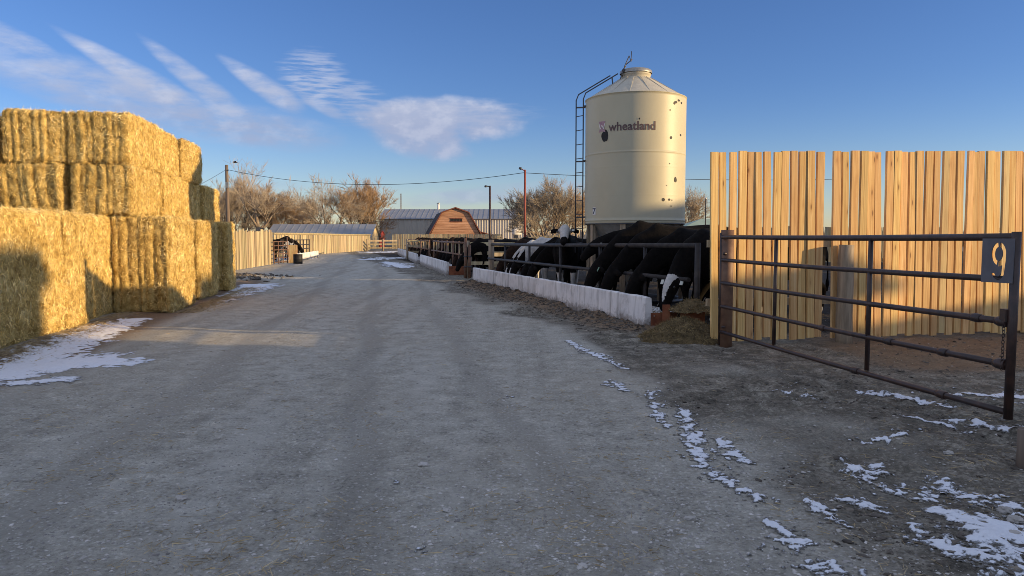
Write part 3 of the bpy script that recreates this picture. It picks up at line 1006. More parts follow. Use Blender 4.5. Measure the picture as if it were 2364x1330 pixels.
BALE_VARIANTS = []
for sd in range(4):
    Vb, Fb, Nb, Gb = bale_mesh(sd, 1.18, 2.02, 1.05)
    body = np_mesh('straw_bale', Vb, Fb, MT['straw'], True)
    # stalks sticking out all over, combed a little
    c = Vb[Fb].mean(1); nn = Nb[Fb].mean(1); nn /= np.linalg.norm(nn, axis=1, keepdims=True) + 1e-9
    e1 = Vb[Fb[:, 1]] - Vb[Fb[:, 0]]; e2 = Vb[Fb[:, 3]] - Vb[Fb[:, 0]]
    ar = np.linalg.norm(np.cross(e1, e2), axis=1)
    ar = ar * (1 - .92 * np.clip(Gb[Fb].mean(1) * 1.5, 0, 1))      # fewer stalks down in the string grooves
    N = 34000
    pick = rng.choice(len(Fb), N, p=ar / ar.sum())
    org = c[pick] + rng.normal(0, .014, (N, 3)) - nn[pick] * 0.016
    tang = rng.normal(size=(N, 3))
    tang -= nn[pick] * (tang * nn[pick]).sum(1, keepdims=True)
    tang /= np.linalg.norm(tang, axis=1, keepdims=True) + 1e-9
    tilt = np.abs(rng.normal(0.08, .25, N))[:, None]
    dr = tang + nn[pick] * tilt
    dr /= np.linalg.norm(dr, axis=1, keepdims=True)
    fz = blades('stalks', org, dr, rng.uniform(.04, .13, N), rng.uniform(.007, .015, N), MT['straw_blade'])
    BALE_VARIANTS.append((body, fz))

ROT = R(10.1)
ux, uy = Vector((math.cos(ROT), math.sin(ROT), 0)), Vector((-math.sin(ROT), math.cos(ROT), 0))
_bn = [0]


def bale(lx, ly, z, stand, label, flip=0, jit=0.02):
    """(lx, ly): centre in the stack's own axes, z: underside"""
    k = _bn[0] % 4
    _bn[0] += 1
    body, fz = BALE_VARIANTS[k]
    hh = 2.02 if stand else 1.05
    p = ux * (lx + random.uniform(-jit, jit)) + uy * (ly + random.uniform(-jit, jit))
    o = link('straw_bale', body, None, (p.x, p.y, z + hh / 2))
    if stand:                                               # on its end: y axis up, the string face (z) towards the camera
        o.rotation_euler = (Matrix.Rotation(ROT + R(random.uniform(-1.2, 1.2)) + (math.pi if flip else 0), 4, 'Z') @ Matrix.Rotation(R(90), 4, 'X')).to_euler()
    else:
        o.rotation_euler = (R(random.uniform(-.6, .6)), R(random.uniform(-.6, .6)), ROT + R(random.uniform(-1, 1)) + (math.pi if flip else 0))
    tag(o, label, 'straw bale', 'square straw bales in the stack')
    s = link('stalks', fz, o)
    s['kind'] = 'stuff'
    return o


ordn = ['first', 'second', 'third', 'fourth', 'fifth', 'sixth']
# near row of standing bales (faces the road), up to the recess
for i, ly in enumerate((14.18, 13.12, 12.06, 11.0, 9.94)):
    bale(-5.27 - 0.59, ly, 0.0, True, ['tall standing straw bale whose sunlit face ends at the shaded recess', 'tall standing straw bale half in slanting shade at the picture edge',
         'shaded standing straw bale beside the snow patch', 'shaded standing straw bale at the very edge of the stack', 'standing straw bale closest to the camera, out of the sun'][i])
bale(-5.45 - 0.59, 15.35, 0.0, True, 'standing straw bale set back in the recess between two proud ones')
bale(-5.52 - 0.59, 16.44, 0.0, True, 'shaded standing straw bale deepest in the recess beside the grooved corner bale')
# standing bales from the proud corner backwards
for i, (lx, ly) in enumerate(((-4.33, 17.13), (-4.38, 18.22), (-4.62, 19.3), (-4.52, 20.4), (-4.50, 21.5), (-4.72, 22.6), (-4.45, 23.7))):
    bale(lx - 0.59, ly, 0.0, True, ['tall standing straw bale at the proud front corner with deep grooves', 'standing straw bale directly behind the proud corner bale',
         'standing straw bale, third from the proud corner along the sunlit side', 'standing straw bale fourth from the proud corner along the side', 'standing straw bale fifth from the proud corner along the side', 'shaded standing straw bale next to the last one in the row',
         'last standing straw bale at the far end of the row'][i], jit=0.01)
# two lying tiers on top
for tier, z, cols, rows in ((2, 2.05, (-5.03 - .60, -5.03 - 1.87, -5.03 - 3.16), 4), (3, 3.11, (-5.03 - .59, -5.03 - 1.84, -5.03 - 3.10), 3)):
    for c, lx in enumerate(cols):
        for r_ in range(rows if c == 0 else (2 if c == 1 else 1)):
            tn = 'top' if tier == 3 else 'middle'
            if c == 0:
                lab = ['lying straw bale at the front corner of the %s tier, grooved end towards the road' % tn, 'lying straw bale in the %s tier, second along the sunlit side' % tn,
                       'lying straw bale in the %s tier, third along the sunlit side' % tn, 'lone lying straw bale at the far end of the %s tier, nothing on it' % tn][r_]
            elif r_ == 0:
                lab = ['', 'lying straw bale in the front of the %s tier beside the dark gap' % tn, 'lying straw bale in the front of the %s tier cut by the picture edge' % tn][c]
            else:
                lab = 'lying straw bale inside the %s tier behind the dark gap' % tn
            dz = -0.10 if (c == 2 and tier == 3) else 0
            bale(lx + (0, -.07, .03, -.05)[r_] * (c == 0) * (1 if tier == 3 else -1), 16.53 + 1.01 + 2.09 * r_ + (0.0 if c == 0 else [0, .02, -.05][c]), z + dz, False, lab, flip=(c + r_) % 2)

# ================================================================== PLANK FENCE beside the gate
FA = P(1640, 800, 11.0); FB = P(2364, 776, 12.05)
FA.z = FB.z = 0
FE = (FB - FA).normalized()
FN = Vector((FE.y, -FE.x, 0))                                  # towards the camera


def on_line(px, py, A, E):
    """point on the vertical plane through A along E that shows at the pixel"""
    d = ray(px, py)
    nrm = Vector((E.y, -E.x, 0))
    s = (A - Vector((0, 0, CAM_H))).dot(nrm) / d.dot(nrm)
    return Vector((0, 0, CAM_H)) + d * s


def plank_mesh(L, wd, th, seed, wane=True):
    """sawn board with uneven waney edges; foot at z=0, width along x"""
    rs = random.Random(seed)
    n = 9
    vs, fs = [], []
    o1, o2 = rs.uniform(0, 50), rs.uniform(0, 50)
    wa = 0.15 if wane else 0.03
    for i in range(n + 1):
        z = L * i / n
        l_ = -wd / 2 * (1 + wa * mnoise.noise(Vector((z * 1.1, o1, 0))) + wa * .4 * mnoise.noise(Vector((z * 5, o1, 3))))
        r_ = wd / 2 * (1 + wa * mnoise.noise(Vector((z * 1.1, o2, 0))) + wa * .4 * mnoise.noise(Vector((z * 5, o2, 3))))
        bow = 0.012 * mnoise.noise(Vector((z * .5, o1 + o2, 5)))
        b = th * 0.25
        for x, y in ((l_ + b * .6, -th / 2), (r_ - b * .6, -th / 2), (r_, -th / 2 + b), (r_, th / 2), (l_, th / 2), (l_, -th / 2 + b)):
            vs.append((x, y + bow, z))
    for i in range(n):
        for k in range(6):
            a, b = i * 6 + k, i * 6 + (k + 1) % 6
            fs.append((a, b, b + 6, a + 6))
    fs.append(tuple(reversed(range(6))))
    fs.append(tuple(n * 6 + k for k in range(6)))
    mb = MB().add(vs, fs)
    return mb.mesh('plank', MT['plank'])


PL = [plank_mesh(2.86, 1.0, .048, k) for k in range(8)]          # width scaled per plank
ztop = 2.93
tops = [(108, 155), (160, 205), (226, 268), (283, 330), (336, 380), (380, 415), (432, 476), (498, 545), (545, 588), (600, 640), (652, 698), (700, 745), (764, 806),
        (860, 908), (918, 955), (970, 1018), (1030, 1070), (1068, 1112), (1112, 1152), (1185, 1230), (1230, 1275), (1275, 1318), (1328, 1368), (1368, 1412), (1425, 1470),
        (1475, 1512), (1535, 1575), (1572, 1608), (1622, 1662), (1690, 1722), (1722, 1752), (1752, 1790), (1802, 1842), (1845, 1885), (1900, 1940), (1940, 1978), (1980, 2018), (2021, 2062), (2070, 2112)]
bots = [(108, 155), (164, 206), (212, 262), (265, 315), (318, 366), (373, 420), (427, 475), (478, 522), (525, 577), (590, 636), (638, 688), (690, 740), (735, 786),
        (842, 890), (895, 942), (945, 995), (1000, 1050), (1052, 1104), (1108, 1155), (1157, 1200), (1202, 1245), (1250, 1297), (1305, 1347), (1349, 1393), (1396, 1441),
        (1446, 1490), (1498, 1540), (1543, 1590), (1592, 1637), (1640, 1684), (1688, 1730), (1734, 1776), (1780, 1826), (1830, 1872), (1874, 1916), (1918, 1960), (1962, 2008), (2012, 2056), (2060, 2106)]
nq = len(tops)
for k in range(26):                                             # the fence runs on beyond the frame
    tops.append((2120 + 49 * k, 2161 + 49 * k)); bots.append((2114 + 49 * k, 2158 + 49 * k))
fence = thing('plank_fence', 'tall upright fence of fresh pine planks behind the numbered gate', 'fence', FA)
fz_ = math.atan2(FE.y, FE.x)
for i, (tp, bt) in enumerate(zip(tops, bots)):
    t0, t1 = [on_line(1600 + x / 2.66, 350, FA, FE) for x in tp]
    b0, b1 = [on_line(1600 + x / 2.66, 770, FA, FE) for x in bt]
    wd = ((t1 - t0).length + (b1 - b0).length) / 2
    tm, bm0 = (t0 + t1) / 2, (b0 + b1) / 2
    zb = 0.05 + random.uniform(-.02, .03)
    zt = tm.z + random.uniform(-.012, .012)
    lean = math.atan2((tm - bm0).dot(FE), tm.z - bm0.z)
    st = (bm0 - FA).dot(FE)
    o = link('plank', PL[i % 8], fence)
    m = Matrix.Rotation(fz_, 4, 'Z') @ Matrix.Rotation(lean, 4, 'Y') @ Matrix.Diagonal((wd * .90, 1, (zt - zb) / 2.86, 1))
    m.translation = FE * st + Vector((0, 0, zb)) + FN * random.uniform(-.012, .012)
    o.matrix_local = m
for zr in (0.62, 1.50):
    for a, b in ((-0.05, 2.62), (2.98, 9.2)):
        mb = MB().beam(FE * a + Vector((0, 0, zr)) - FN * .055, FE * b + Vector((0, 0, zr)) - FN * .055, .06, .11)
        mb.build('rail', MT['old_plank'], fence)
mb = MB().beam(FE * 2.45 + Vector((0, 0, 1.24)) - FN * .05, FE * 3.1 + Vector((0, 0, 1.24)) - FN * .05, .04, .06)
mb.build('rail', MT['old_plank'], fence)
pc = on_line(1934, 700, FA, FE) - FA; pc.z = 0
for st, zt_, off in ((pc.dot(FE), 1.48, .17), (5.6, 1.35, -.2), (8.4, 1.4, -.2)):
    q = FE * st + FN * off
    pts_ = [(q.x + .006 * math.sin(i * 2.1), q.y, -0.12 + (zt_ + .12) * i / 6) for i in range(7)]
    MB().tube(pts_, [.128, .122, .119, .117, .116, .114, .110], 14).build('post', MT['post_wood'], fence)

# ================================================================== GATE with its number plate
GL = Vector((3.05, 10.72, 0)); GR = Vector((3.905, 5.74, 0))
GE = (GR - GL).normalized()
GNV = Vector((-GE.y, GE.x, 0))
if GNV.x > 0: GNV = -GNV                                         # faces the road
gate = thing('pipe_gate', 'dark steel five bar pipe gate with stencilled number plate nine', 'gate', GL)
glen = (GR - GL).length
zl = [1.60, 1.267, 0.935, 0.595, 0.220]
for z in zl:
    def sag(s_): return z + 0.006 * math.sin(s_ * 3 + z)
    ends = [GE * (glen * k / 8) + Vector((0, 0, z - .012 * math.sin(math.pi * k / 8))) for k in range(9)]
    ends[0] = ends[0] - GE * .005
    MB().tube(ends, .0265 if z < 1.5 else .030, 12).build('rail', MT['gate_steel'], gate)
for px in (1790, 2008):
    q = on_line(px, 640, GL, GE) - GL
    s_ = q.dot(GE)
    MB().tube([GE * s_ + Vector((0, 0, 0.245)), GE * s_ + Vector((0, 0, 1.572))], .024, 10).build('strut', MT['gate_steel'], gate)
MB().tube([Vector((0, 0, .02)) - GE * .03, Vector((0, 0, 1.66)) - GE * .03], .030, 12).build('stile', MT['gate_steel'], gate)
MB().tube([GE * glen + Vector((0, 0, .17)), GE * glen + Vector((0, 0, 1.64))], .034, 14).build('stile', MT['gate_steel'], gate)
for z, f in ((zl[2], .93), (zl[3], .50), (zl[3], .86), (zl[4], .62), (zl[4], .86), (zl[3], .72)):
    q = GE * (glen * f) + Vector((0, 0, z - .012 * math.sin(math.pi * f)))
    MB().tube([q - GE * .05, q - GE * .015, q + GE * .015, q + GE * .05], [.033, .037, .037, .033], 12).build('coupling', MT['gate_steel'], gate)


def number_plate():
    """flat plate with a stencil-cut 9: the cut-outs are holes"""
    cu = bpy.data.curves.new('number_plate', 'CURVE')
    cu.dimensions = '2D'
    cu.fill_mode = 'BOTH'
    cu.extrude = .003

    def poly(pts):
        s_ = cu.splines.new('POLY')
        s_.points.add(len(pts) - 1)
        for p, (x, y) in zip(s_.points, pts): p.co = (x, y, 0, 1)
        s_.use_cyclic_u = True
    W, H = .31, .352
    poly([(-W / 2, -H / 2), (W / 2, -H / 2 + .004), (W / 2, H / 2), (-W / 2, H / 2)])
    cx, cy = .012, .054

    def arc(a0, a1, rx, ry, n=14, cx=cx, cy=cy): return [(cx + rx * math.cos(R(a0 + (a1 - a0) * i / n)), cy + ry * math.sin(R(a0 + (a1 - a0) * i / n))) for i in range(n + 1)]
    poly(arc(98, 256, .070, .092) + arc(256, 98, .036, .056))     # bowl, the half away from the stem
    out = arc(82, 0, .070, .092, 8) + [(cx + .069, 0.0), (cx + .060, -.07)] + arc(-20, -165, .064, .068, 8, cx - .004, -.084)
    inn = arc(-165, -20, .034, .036, 7, cx - .004, -.088) + [(cx + .033, -.035), (cx + .020, -.042), (cx - .002, -.044), (cx - .002, cy - .056)] + arc(-75, 82, .036, .056, 9)
    poly(out + inn)
    o = bpy.data.objects.new('tmp', cu)
    COL.objects.link(o)
    me = bpy.data.meshes.new_from_object(o.evaluated_get(bpy.context.evaluated_depsgraph_get()))
    bpy.data.objects.remove(o)
    me.materials.clear()
    me.materials.append(MT['sign_steel'])
    return me


bpy.context.view_layer.update()
sg = on_line(2312, 602, GL, GE) - GL
o = link('number_plate', number_plate(), gate)
xax = GE; zax = Vector((0, 0, 1)); yax = xax.cross(zax)
m = Matrix((xax, zax, xax.cross(zax))).transposed().to_4x4()
m.translation = GE * sg.dot(GE) + Vector((0, 0, sg.z)) + GNV * .036
o.matrix_local = m
# hinge and latch posts
hp = thing('hinge_post', 'brown steel pipe post between gate hinges and plank fence', 'post', (GL.x + .075, GL.y + .03, 0))
MB().tube([(0, 0, -.1), (0, 0, 1.0), (0, 0, 1.70)], .092, 20).build('pipe', MT['brown_pipe'], hp)
MB().tube([(-.06, -.07, 1.36), (-.06, -.13, 1.36), (-.10, -.13, 1.36)], .018, 8).build('hinge', MT['gate_steel'], hp)
MB().tube([(-.06, -.07, .30), (-.06, -.13, .30), (-.10, -.13, .30)], .018, 8).build('hinge', MT['gate_steel'], hp)
for z in (zl[2], zl[3]):
    MB().tube([GE * (glen - .16) + Vector((0, 0, z - .004)), GE * (glen - .12) + Vector((0, 0, z - .004)), GE * (glen - .03) + Vector((0, 0, z))], [.030, .042, .046], 12).build('collar', MT['gate_steel'], gate)
MB().box(GE * (glen - .045) + Vector((-.02, 0, .985)), (.05, .07, .10)).build('latch', MT['gate_steel'], gate)
ch = MB()
for i in range(15):
    c = GE * (glen - .05) + GNV * .03 + Vector((0, 0, .93 - i * .026))
    a_ = math.pi / 2 * (i % 2)
    ring = [c + Vector((math.cos(a_) * .011 * math.cos(t), math.sin(a_) * .011 * math.cos(t), .017 * math.sin(t))) for t in [k * math.pi / 4 for k in range(9)]]
    ch.tube(ring, .003, 5, False)
o = ch.build('chain', MT['gate_steel'], gate); o['kind'] = 'stuff'
q = G(2366, 1082)
sb = thing('wooden_stub', 'dark rotten stub of wood in the mud below the gate end, at the picture edge', 'post stub', (q.x + .03, q.y + .04, float(hz(q.x, q.y))))
MB().tube([(0, 0, -.1), (.004, 0, .1), (.0, .006, .27)], [.062, .058, .052], 12).build('wood', MT['pole_wood'], sb)

# ================================================================== FEED TROUGHS
def bunk(foot_a, dirv, L, h, label, name='feed_trough', endlip=False, group='concrete feed troughs along the road'):
    """one precast length: tall face on the road side, shallow bed and a low back lip; foot_a is its near end"""
    t = thing(name, label, 'feed trough', (foot_a.x, foot_a.y, 0), math.atan2(dirv.y, dirv.x), group)
    # local: +x along the trough, road side is +y (dirv points away from the camera, road on its left)
    pr = [(0, -.06), (-.02, h - .02), (-.035, h), (-.105, h), (-.13, h - .03), (-.16, .24), (-.30, .17), (-.72, .17), (-.80, .27), (-.90, .27), (-.90, -.06)]
    n = 13
    vs, fs = [], []
    sd = random.uniform(0, 90)
    k_ = len(pr)
    for i in range(n):
        x = L * i / (n - 1)
        for j, (y, z) in enumerate(pr):
            jit = .008 * mnoise.noise(Vector((x * 1.5 + sd, y * 5, z * 4)))
            chip = 0
            if j in (2, 3): chip = -.018 * max(0, mnoise.noise(Vector((x * 4 + sd, 3, z))))
            vs.append((x, y + jit, z + chip))
    for i in range(n - 1):
        for j in range(k_):
            a, b = i * k_ + j, i * k_ + (j + 1) % k_
            fs.append((a, b, b + k_, a + k_))
    fs.append(tuple(range(k_)))
    fs.append(tuple((n - 1) * k_ + j for j in reversed(range(k_))))
    MB().add(vs, fs).build('trough_body', MT['concrete'], t)
    return t


b_dir = Vector((BB[0] - BA[0], BB[1] - BA[1], 0)).normalized()
cuts = [0, 3.25, 6.22, 8.95, 11.2, 13.3]
labs = ['concrete feed trough with the open end beside the feed pile', 'concrete feed trough with grey run marks, second from the feed pile', 'concrete feed trough third from the feed pile with dark stains low down',
        'smooth concrete feed trough fourth from the feed pile', 'concrete feed trough at the far end of the nearest run, next to the light pole']
b0 = Vector((BA[0], BA[1], 0))
for i in range(5):
    t_ = bunk(b0 + b_dir * (cuts[i] + .006), b_dir, cuts[i + 1] - cuts[i] - .012, .585 - .006 * i, labs[i])
    if i == 0:
        MB().box((-.03, -.50, .20), (.025, .78, .22)).build('end_board', MT['rust'], t_)
        MB().box((-.055, -.62, .21), (.03, .07, .40)).build('end_board', MT['gate_steel'], t_)
        MB().tube([(-.045, -.16, .26), (-.06, -.16, .26)], .012, 8).build('bolt', MT['galv'], t_)
        mb = MB()
        random.seed(3)
        nb = 900
        org = np.stack([rng.uniform(0.05, 3.0, nb), rng.uniform(-.75, -.25, nb), rng.uniform(.17, .30, nb)], 1)
        dr = rng.normal(size=(nb, 3)); dr[:, 2] = np.abs(dr[:, 2]) * .5; dr /= np.linalg.norm(dr, axis=1, keepdims=True)
        s_ = link('silage', blades('silage', org, dr, rng.uniform(.04, .12, nb), rng.uniform(.006, .014, nb), MT['feed_bit']), t_)
        s_['kind'] = 'stuff'


# steel sheet and uprights that close the space between trough and gate
eb = thing('steel_sheet', 'rusty red steel sheet standing behind the feed pile', 'steel sheet', (3.02, 12.3, 0))
MB().box((.0, 0, .30), (.40, .03, .42), rz=-.1).box((-.42, .12, .26), (.12, .03, .40)).build('sheet', MT['rust'], eb)


# ------------------------------------------------------------------ feed pile
def pile(c, rx, ry, h, seed, name, label, nblade):
    n = 40
    g = np.linspace(-1.5, 1.5, n * 2)
    X, Y = np.meshgrid(g, g)
    Rr = np.hypot(X, Y)
    H = np.clip(1 - Rr ** 1.35 * .8, -.25, 1) + 0.16 * fbm(X * 2.4, Y * 2.4, seed) + .07 * fbm(X * 8, Y * 8, seed + 3)
    V = np.stack([X * rx, Y * ry, H * h], -1).reshape(-1, 3)
    id_ = np.arange(X.size).reshape(X.shape)
    q = np.stack([id_[:-1, :-1], id_[:-1, 1:], id_[1:, 1:], id_[1:, :-1]], -1).reshape(-1, 4)
    keep = V[q][:, :, 2].max(1) > -.08
    q = q[keep]
    o = link(name, np_mesh(name, V, q, MT['feed'], True), None, c)
    tag(o, label, 'feed pile')
    c_ = V[q].mean(1)
    pk = rng.choice(len(q), nblade)
    dr = rng.normal(size=(nblade, 3)); dr[:, 2] = np.abs(dr[:, 2]) * .7; dr /= np.linalg.norm(dr, axis=1, keepdims=True)
    s_ = link('silage', blades('silage', c_[pk] + rng.normal(0, .02, (nblade, 3)) * [1, 1, .3], dr, rng.uniform(.025, .085, nblade), rng.uniform(.005, .012, nblade), MT['feed_bit']), o)
    s_['kind'] = 'stuff'
    return o


pc_ = G(1578, 790)
pile((pc_.x + .05, pc_.y + .25, 0.0), .62, .55, .34, 5, 'feed_pile', 'brown pile of chopped silage spilled between trough end and gate', 9000)
pile((3.02, 12.25, .42), .26, .26, .16, 15, 'feed_pile', 'small tuft of silage caught on top of the steel sheet', 1200)

# ------------------------------------------------------------------ pipe rails over the troughs
def rail_fence(a, dirv, L, z_top, z_mid, posts, label, mat, wood=(), mid_r=.037, top_r=.045, stubs=None, dz=0.0):
    t = thing('pipe_rail_fence', label, 'pipe fence', a)
    if z_top: MB().tube([dirv * 0 + Vector((0, 0, z_top)), dirv * (L / 2) + Vector((0, 0, z_top - .01 + dz / 2)), dirv * L + Vector((0, 0, z_top + dz))], top_r, 12).build('rail', mat, t)
    if z_mid: MB().tube([dirv * .12 + Vector((-.09, 0, z_mid)), dirv * (L / 2) + Vector((-.09, 0, z_mid - .015)), dirv * L + Vector((-.09, 0, z_mid - .03))], mid_r, 12).build('rail', mat, t)
    for s_, r_, zt in posts:
        q = dirv * s_
        MB().tube([q + Vector((0, 0, -.1)), q + Vector((0, 0, zt))], r_, 10).build('post', MT['post_wood'] if s_ in wood else mat, t)
    if stubs:
        for s_ in stubs:
            q = dirv * s_
            MB().beam(q + Vector((0, 0, z_mid)), q + Vector((0, 0, z_top)), .05, .05).build('stanchion', MT['old_plank'], t)
    return t


n_r = Vector((b_dir.y, -b_dir.x, 0))                             # into the pen
if n_r.x < 0: n_r = -n_r
ra = b0 + n_r * .80 - b_dir * .35
rail_fence(ra, b_dir, 14.2, 1.455, .875, [(.02, .05, 1.5), (2.0, .035, 1.44), (4.25, .035, 1.43), (6.9, .035, 1.42), (9.6, .035, 1.41), (12.3, .035, 1.40), (14.15, .10, 1.50)],
           'grey pipe rails above the nearest feed trough where cows reach through', MT['grey_pipe'], wood=(14.15,), dz=-.12)

b2a = G(1030, 637); b2b = G(969, 610); d2 = (b2b - b2a).normalized()
b3a = G(961, 608); b3b = G(918, 588); d3 = (b3b - b3a).normalized()
L2, L3 = (b2b - b2a).length, (b3b - b3a).length
for i in range(4):
    t_ = bunk(b2a + d2 * (L2 / 4 * i), d2, L2 / 4 - .02, .57, ['concrete feed trough with orange end board past the gap in the run', 'weathered concrete trough second in the middle run',
              'weathered concrete trough third in the middle run', 'weathered concrete trough at the far end of the middle run'][i])
    if i == 0:
        MB().box((-.03, -.42, .22), (.04, .62, .36)).build('end_board', MT['rust'], t_)
for i in range(5):
    bunk(b3a + d3 * (L3 / 5 * i + .3), d3, L3 / 5 - .02, .57, 'small distant concrete trough in the far run beside the road snow', group='troughs of the far run')
n2 = Vector((d2.y, -d2.x, 0)); n2 = n2 if n2.x > 0 else -n2
n3 = Vector((d3.y, -d3.x, 0)); n3 = n3 if n3.x > 0 else -n3
rail_fence(b2a + n2 * .8 - d2 * .3, d2, L2 + .3, 1.35, .85, [(i * L2 / 6, .045, 1.42) for i in range(7)], 'brown rail fence with pale stanchions above the middle trough run', MT['brown_pipe'], stubs=[1.4 * i + .7 for i in range(10)])
rail_fence(b3a + n3 * .8, d3, L3, 1.35, .85, [(i * L3 / 7, .05, 1.42) for i in range(8)], 'distant rail fence with pale stanchions above the far trough run', MT['brown_pipe'], stubs=[1.2 * i + .6 for i in range(18)])
# paired gateposts in the gap between the runs
for px, lab in ((1075, 'rusty steel post nearer the road in the trough gap'), (1084, 'brown steel post with two clamps in the trough gap')):
    q = G(px, 643)
    t_ = thing('gap_post', lab, 'post', q, 0, 'posts in the gap between troughs')
    MB().tube([(0, 0, -.1), (0, 0, 1.55 if px == 1075 else 1.3)], .06, 12).build('pipe', MT['brown_pipe'], t_)
    for z in (.45, .85): MB().tube([(0, 0, z - .025), (0, 0, z + .025)], .072, 12).build('clamp', MT['dark_steel'], t_)
# cross rails running back between the pens
for k, (px, py, Y, L, lab) in enumerate(((1080, 640, 29.5, 11, 'weathered board rails crossing the pens behind the trough gap'), (1135, 640, 27.3, 12, 'weathered board rails behind the pied cow'), (940, 600, 52, 22, 'far board rails crossing the pens below the barn'))):
    q = P(px, py, Y); q.z = 0
    t_ = thing('board_rail_fence', lab, 'board fence', q)
    dv = Vector((.985, .17, 0))
    for z in (.55, .95, 1.32):
        MB().beam(dv * .1 + Vector((0, 0, z)), dv * L + Vector((0, 0, z + random.uniform(-.06, .06))), .04, .14).build('rail', MT['old_plank'], t_)
    for i in range(5):
        MB().tube([dv * (L * i / 4) + Vector((0, .07, -.1)), dv * (L * i / 4) + Vector((0, .07, 1.45))], .07, 10).build('post', MT['post_wood'], t_)

# ================================================================== GRAIN BIN
SY = 32.0
sc_ = P(1464, 517, SY); SX = sc_.x
SR = 2.12
ZB, ZT = 2.16, 7.40
BK = 18.8 / SY                                                   # drawn at 32 m, set at its true size and distance
gb = thing('grain_bin', 'cream hopper grain bin with dark lettering and side ladder behind the black cows', 'grain bin', (SX * BK, SY * BK, CAM_H * (1 - BK)))
gb.scale = (BK,) * 3
ZG = -CAM_H * (1 - BK) / BK                                      # the ground in the bin's own units
prof = [(SR - .02, ZB), (SR, ZB), (SR, ZB + .04), (SR, ZB + .10), (SR + .012, ZB + .11), (SR + .012, ZB + .14), (SR, ZB + .15), (SR, ZB + .25)]
for zz in (3.3, 4.45, 5.03):
    prof += [(SR, zz - .08), (SR, zz - .014), (SR + (.010 if zz == 5.03 else .001), zz), (SR, zz + .014), (SR, zz + .08)]
prof += [(SR, ZT - .12), (SR, ZT - .03), (SR + .02, ZT - .02), (SR + .02, ZT), (SR - .03, ZT + .01)]
MB().lathe(prof, 96).build('wall', MT['cream'], gb)
ZC = 8.30
rp = [(SR - .03, ZT + .01)]
for i in range(1, 9):
    t = i / 8
    rp.append((SR - .03 + (.62 - SR) * t, ZT + .01 + (ZC - ZT) * (t ** 1.0)))
roof = MB().lathe(rp, 96)
roof.build('roof', MT['bin_roof'], gb)
rb = MB()
for k in range(16):
    a = 2 * math.pi * (k + .3) / 16
    rb.beam((math.cos(a) * (SR - .06), math.sin(a) * (SR - .06), ZT + .022), (math.cos(a) * .68, math.sin(a) * .68, ZC - .012), .025, .018)
rb.build('roof_seams', MT['bin_roof'], gb)
MB().lathe([(.60, ZC - .02), (.62, ZC + .12), (.64, ZC + .13), (.64, ZC + .17), (.62, ZC + .18), (.62, ZC + .24)], 40).build('collar', MT['bin_roof'], gb)
MB().lathe([(.68, ZC + .20), (.68, ZC + .30), (.60, ZC + .36), (.001, ZC + .42)], 40).build('lid', MT['galv'], gb)
op = MB()                                                        # lid opener arm on the camera-left side
op.tube([(-.62, -.35, ZC + .02), (-.55, -.45, ZC + .42), (-.36, -.45, ZC + .86)], .022, 7)
op.tube([(-.50, -.42, ZC + .50), (-.22, -.40, ZC + .72)], .02, 7)
op.tube([(-.36, -.45, ZC + .86), (-.28, -.44, ZC + .62), (-.26, -.44, ZC + 1.05)], .016, 7)
op.tube([(-.70, -.3, ZC - .1), (-.62, -.35, ZC + .3), (-.48, -.42, ZC + .45)], .022, 7)
op.build('lid_opener', MT['dark_steel'], gb)
hoop = MB().lathe([(SR - .05, ZB + .02), (SR - .10, ZB - .05), (.30, ZG + .75), (.30, ZG + .60)], 64)
hoop.build('hopper', MT['galv'], gb)
MB().lathe([(SR - .005, ZB - .035), (SR + .015, ZB - .035), (SR + .015, ZB - .002), (SR - .005, ZB - .002)], 64).build('base_ring', MT['dark_steel'], gb)
for k in range(8):
    a = R(-90 + 23 + 45 * k)
    q = Vector((math.cos(a) * (SR - .10), math.sin(a) * (SR - .10), 0))
    m_ = Matrix.Translation(q + Vector((0, 0, (ZB - .04 + ZG) / 2))) @ Matrix.Rotation(a, 4, 'Z')
    MB().box(None, (.14, .22, ZB - .04 - ZG), mat=m_).build('leg', MT['post_wood'], gb)
MB().lathe([(SR - .2, ZG), (SR + .02, ZG), (SR + .02, ZG + .12), (SR - .2, ZG + .12), (SR - .2, ZG)], 48).build('skid_ring', MT['dark_steel'], gb)
# camera sees the bin at this bearing
vb = math.atan2(-SY, -SX)


def on_bin(px, py, out=0.0):
    """angle and height on the bin wall shown at a pixel"""
    d = ray(px, py); o_ = Vector((0, 0, CAM_H))
    ox, oy = -SX, -SY
    r_ = SR + out
    a = d.x ** 2 + d.y ** 2; b = 2 * (ox * d.x + oy * d.y); c = ox * ox + oy * oy - r_ * r_
    disc = max(b * b - 4 * a * c, 0)
    s_ = (-b - math.sqrt(disc)) / (2 * a)
    p = o_ + d * s_
    return math.atan2(p.y - SY, p.x - SX), p.z


def wrap(me_pts, a0, z0, out, sx=1.0):
    """flat (x, y) artwork laid round the wall from angle a0 (x runs to the camera's right)"""
    return [((SR + out) * math.cos(a0 + x * sx / SR), (SR + out) * math.sin(a0 + x * sx / SR), z0 + y) for x, y in me_pts]


def text_mesh(body, size, offset=0.0, spacing=1.0):
    cu = bpy.data.curves.new('txt', 'FONT')
    cu.body = body
    cu.size = size
    cu.offset = offset
    cu.space_character = spacing
    cu.resolution_u = 3
    o = bpy.data.objects.new('txt', cu)
    COL.objects.link(o)
    bpy.context.view_layer.update()
    me = bpy.data.meshes.new_from_object(o.evaluated_get(bpy.context.evaluated_depsgraph_get()))
    bpy.data.objects.remove(o)
    return me


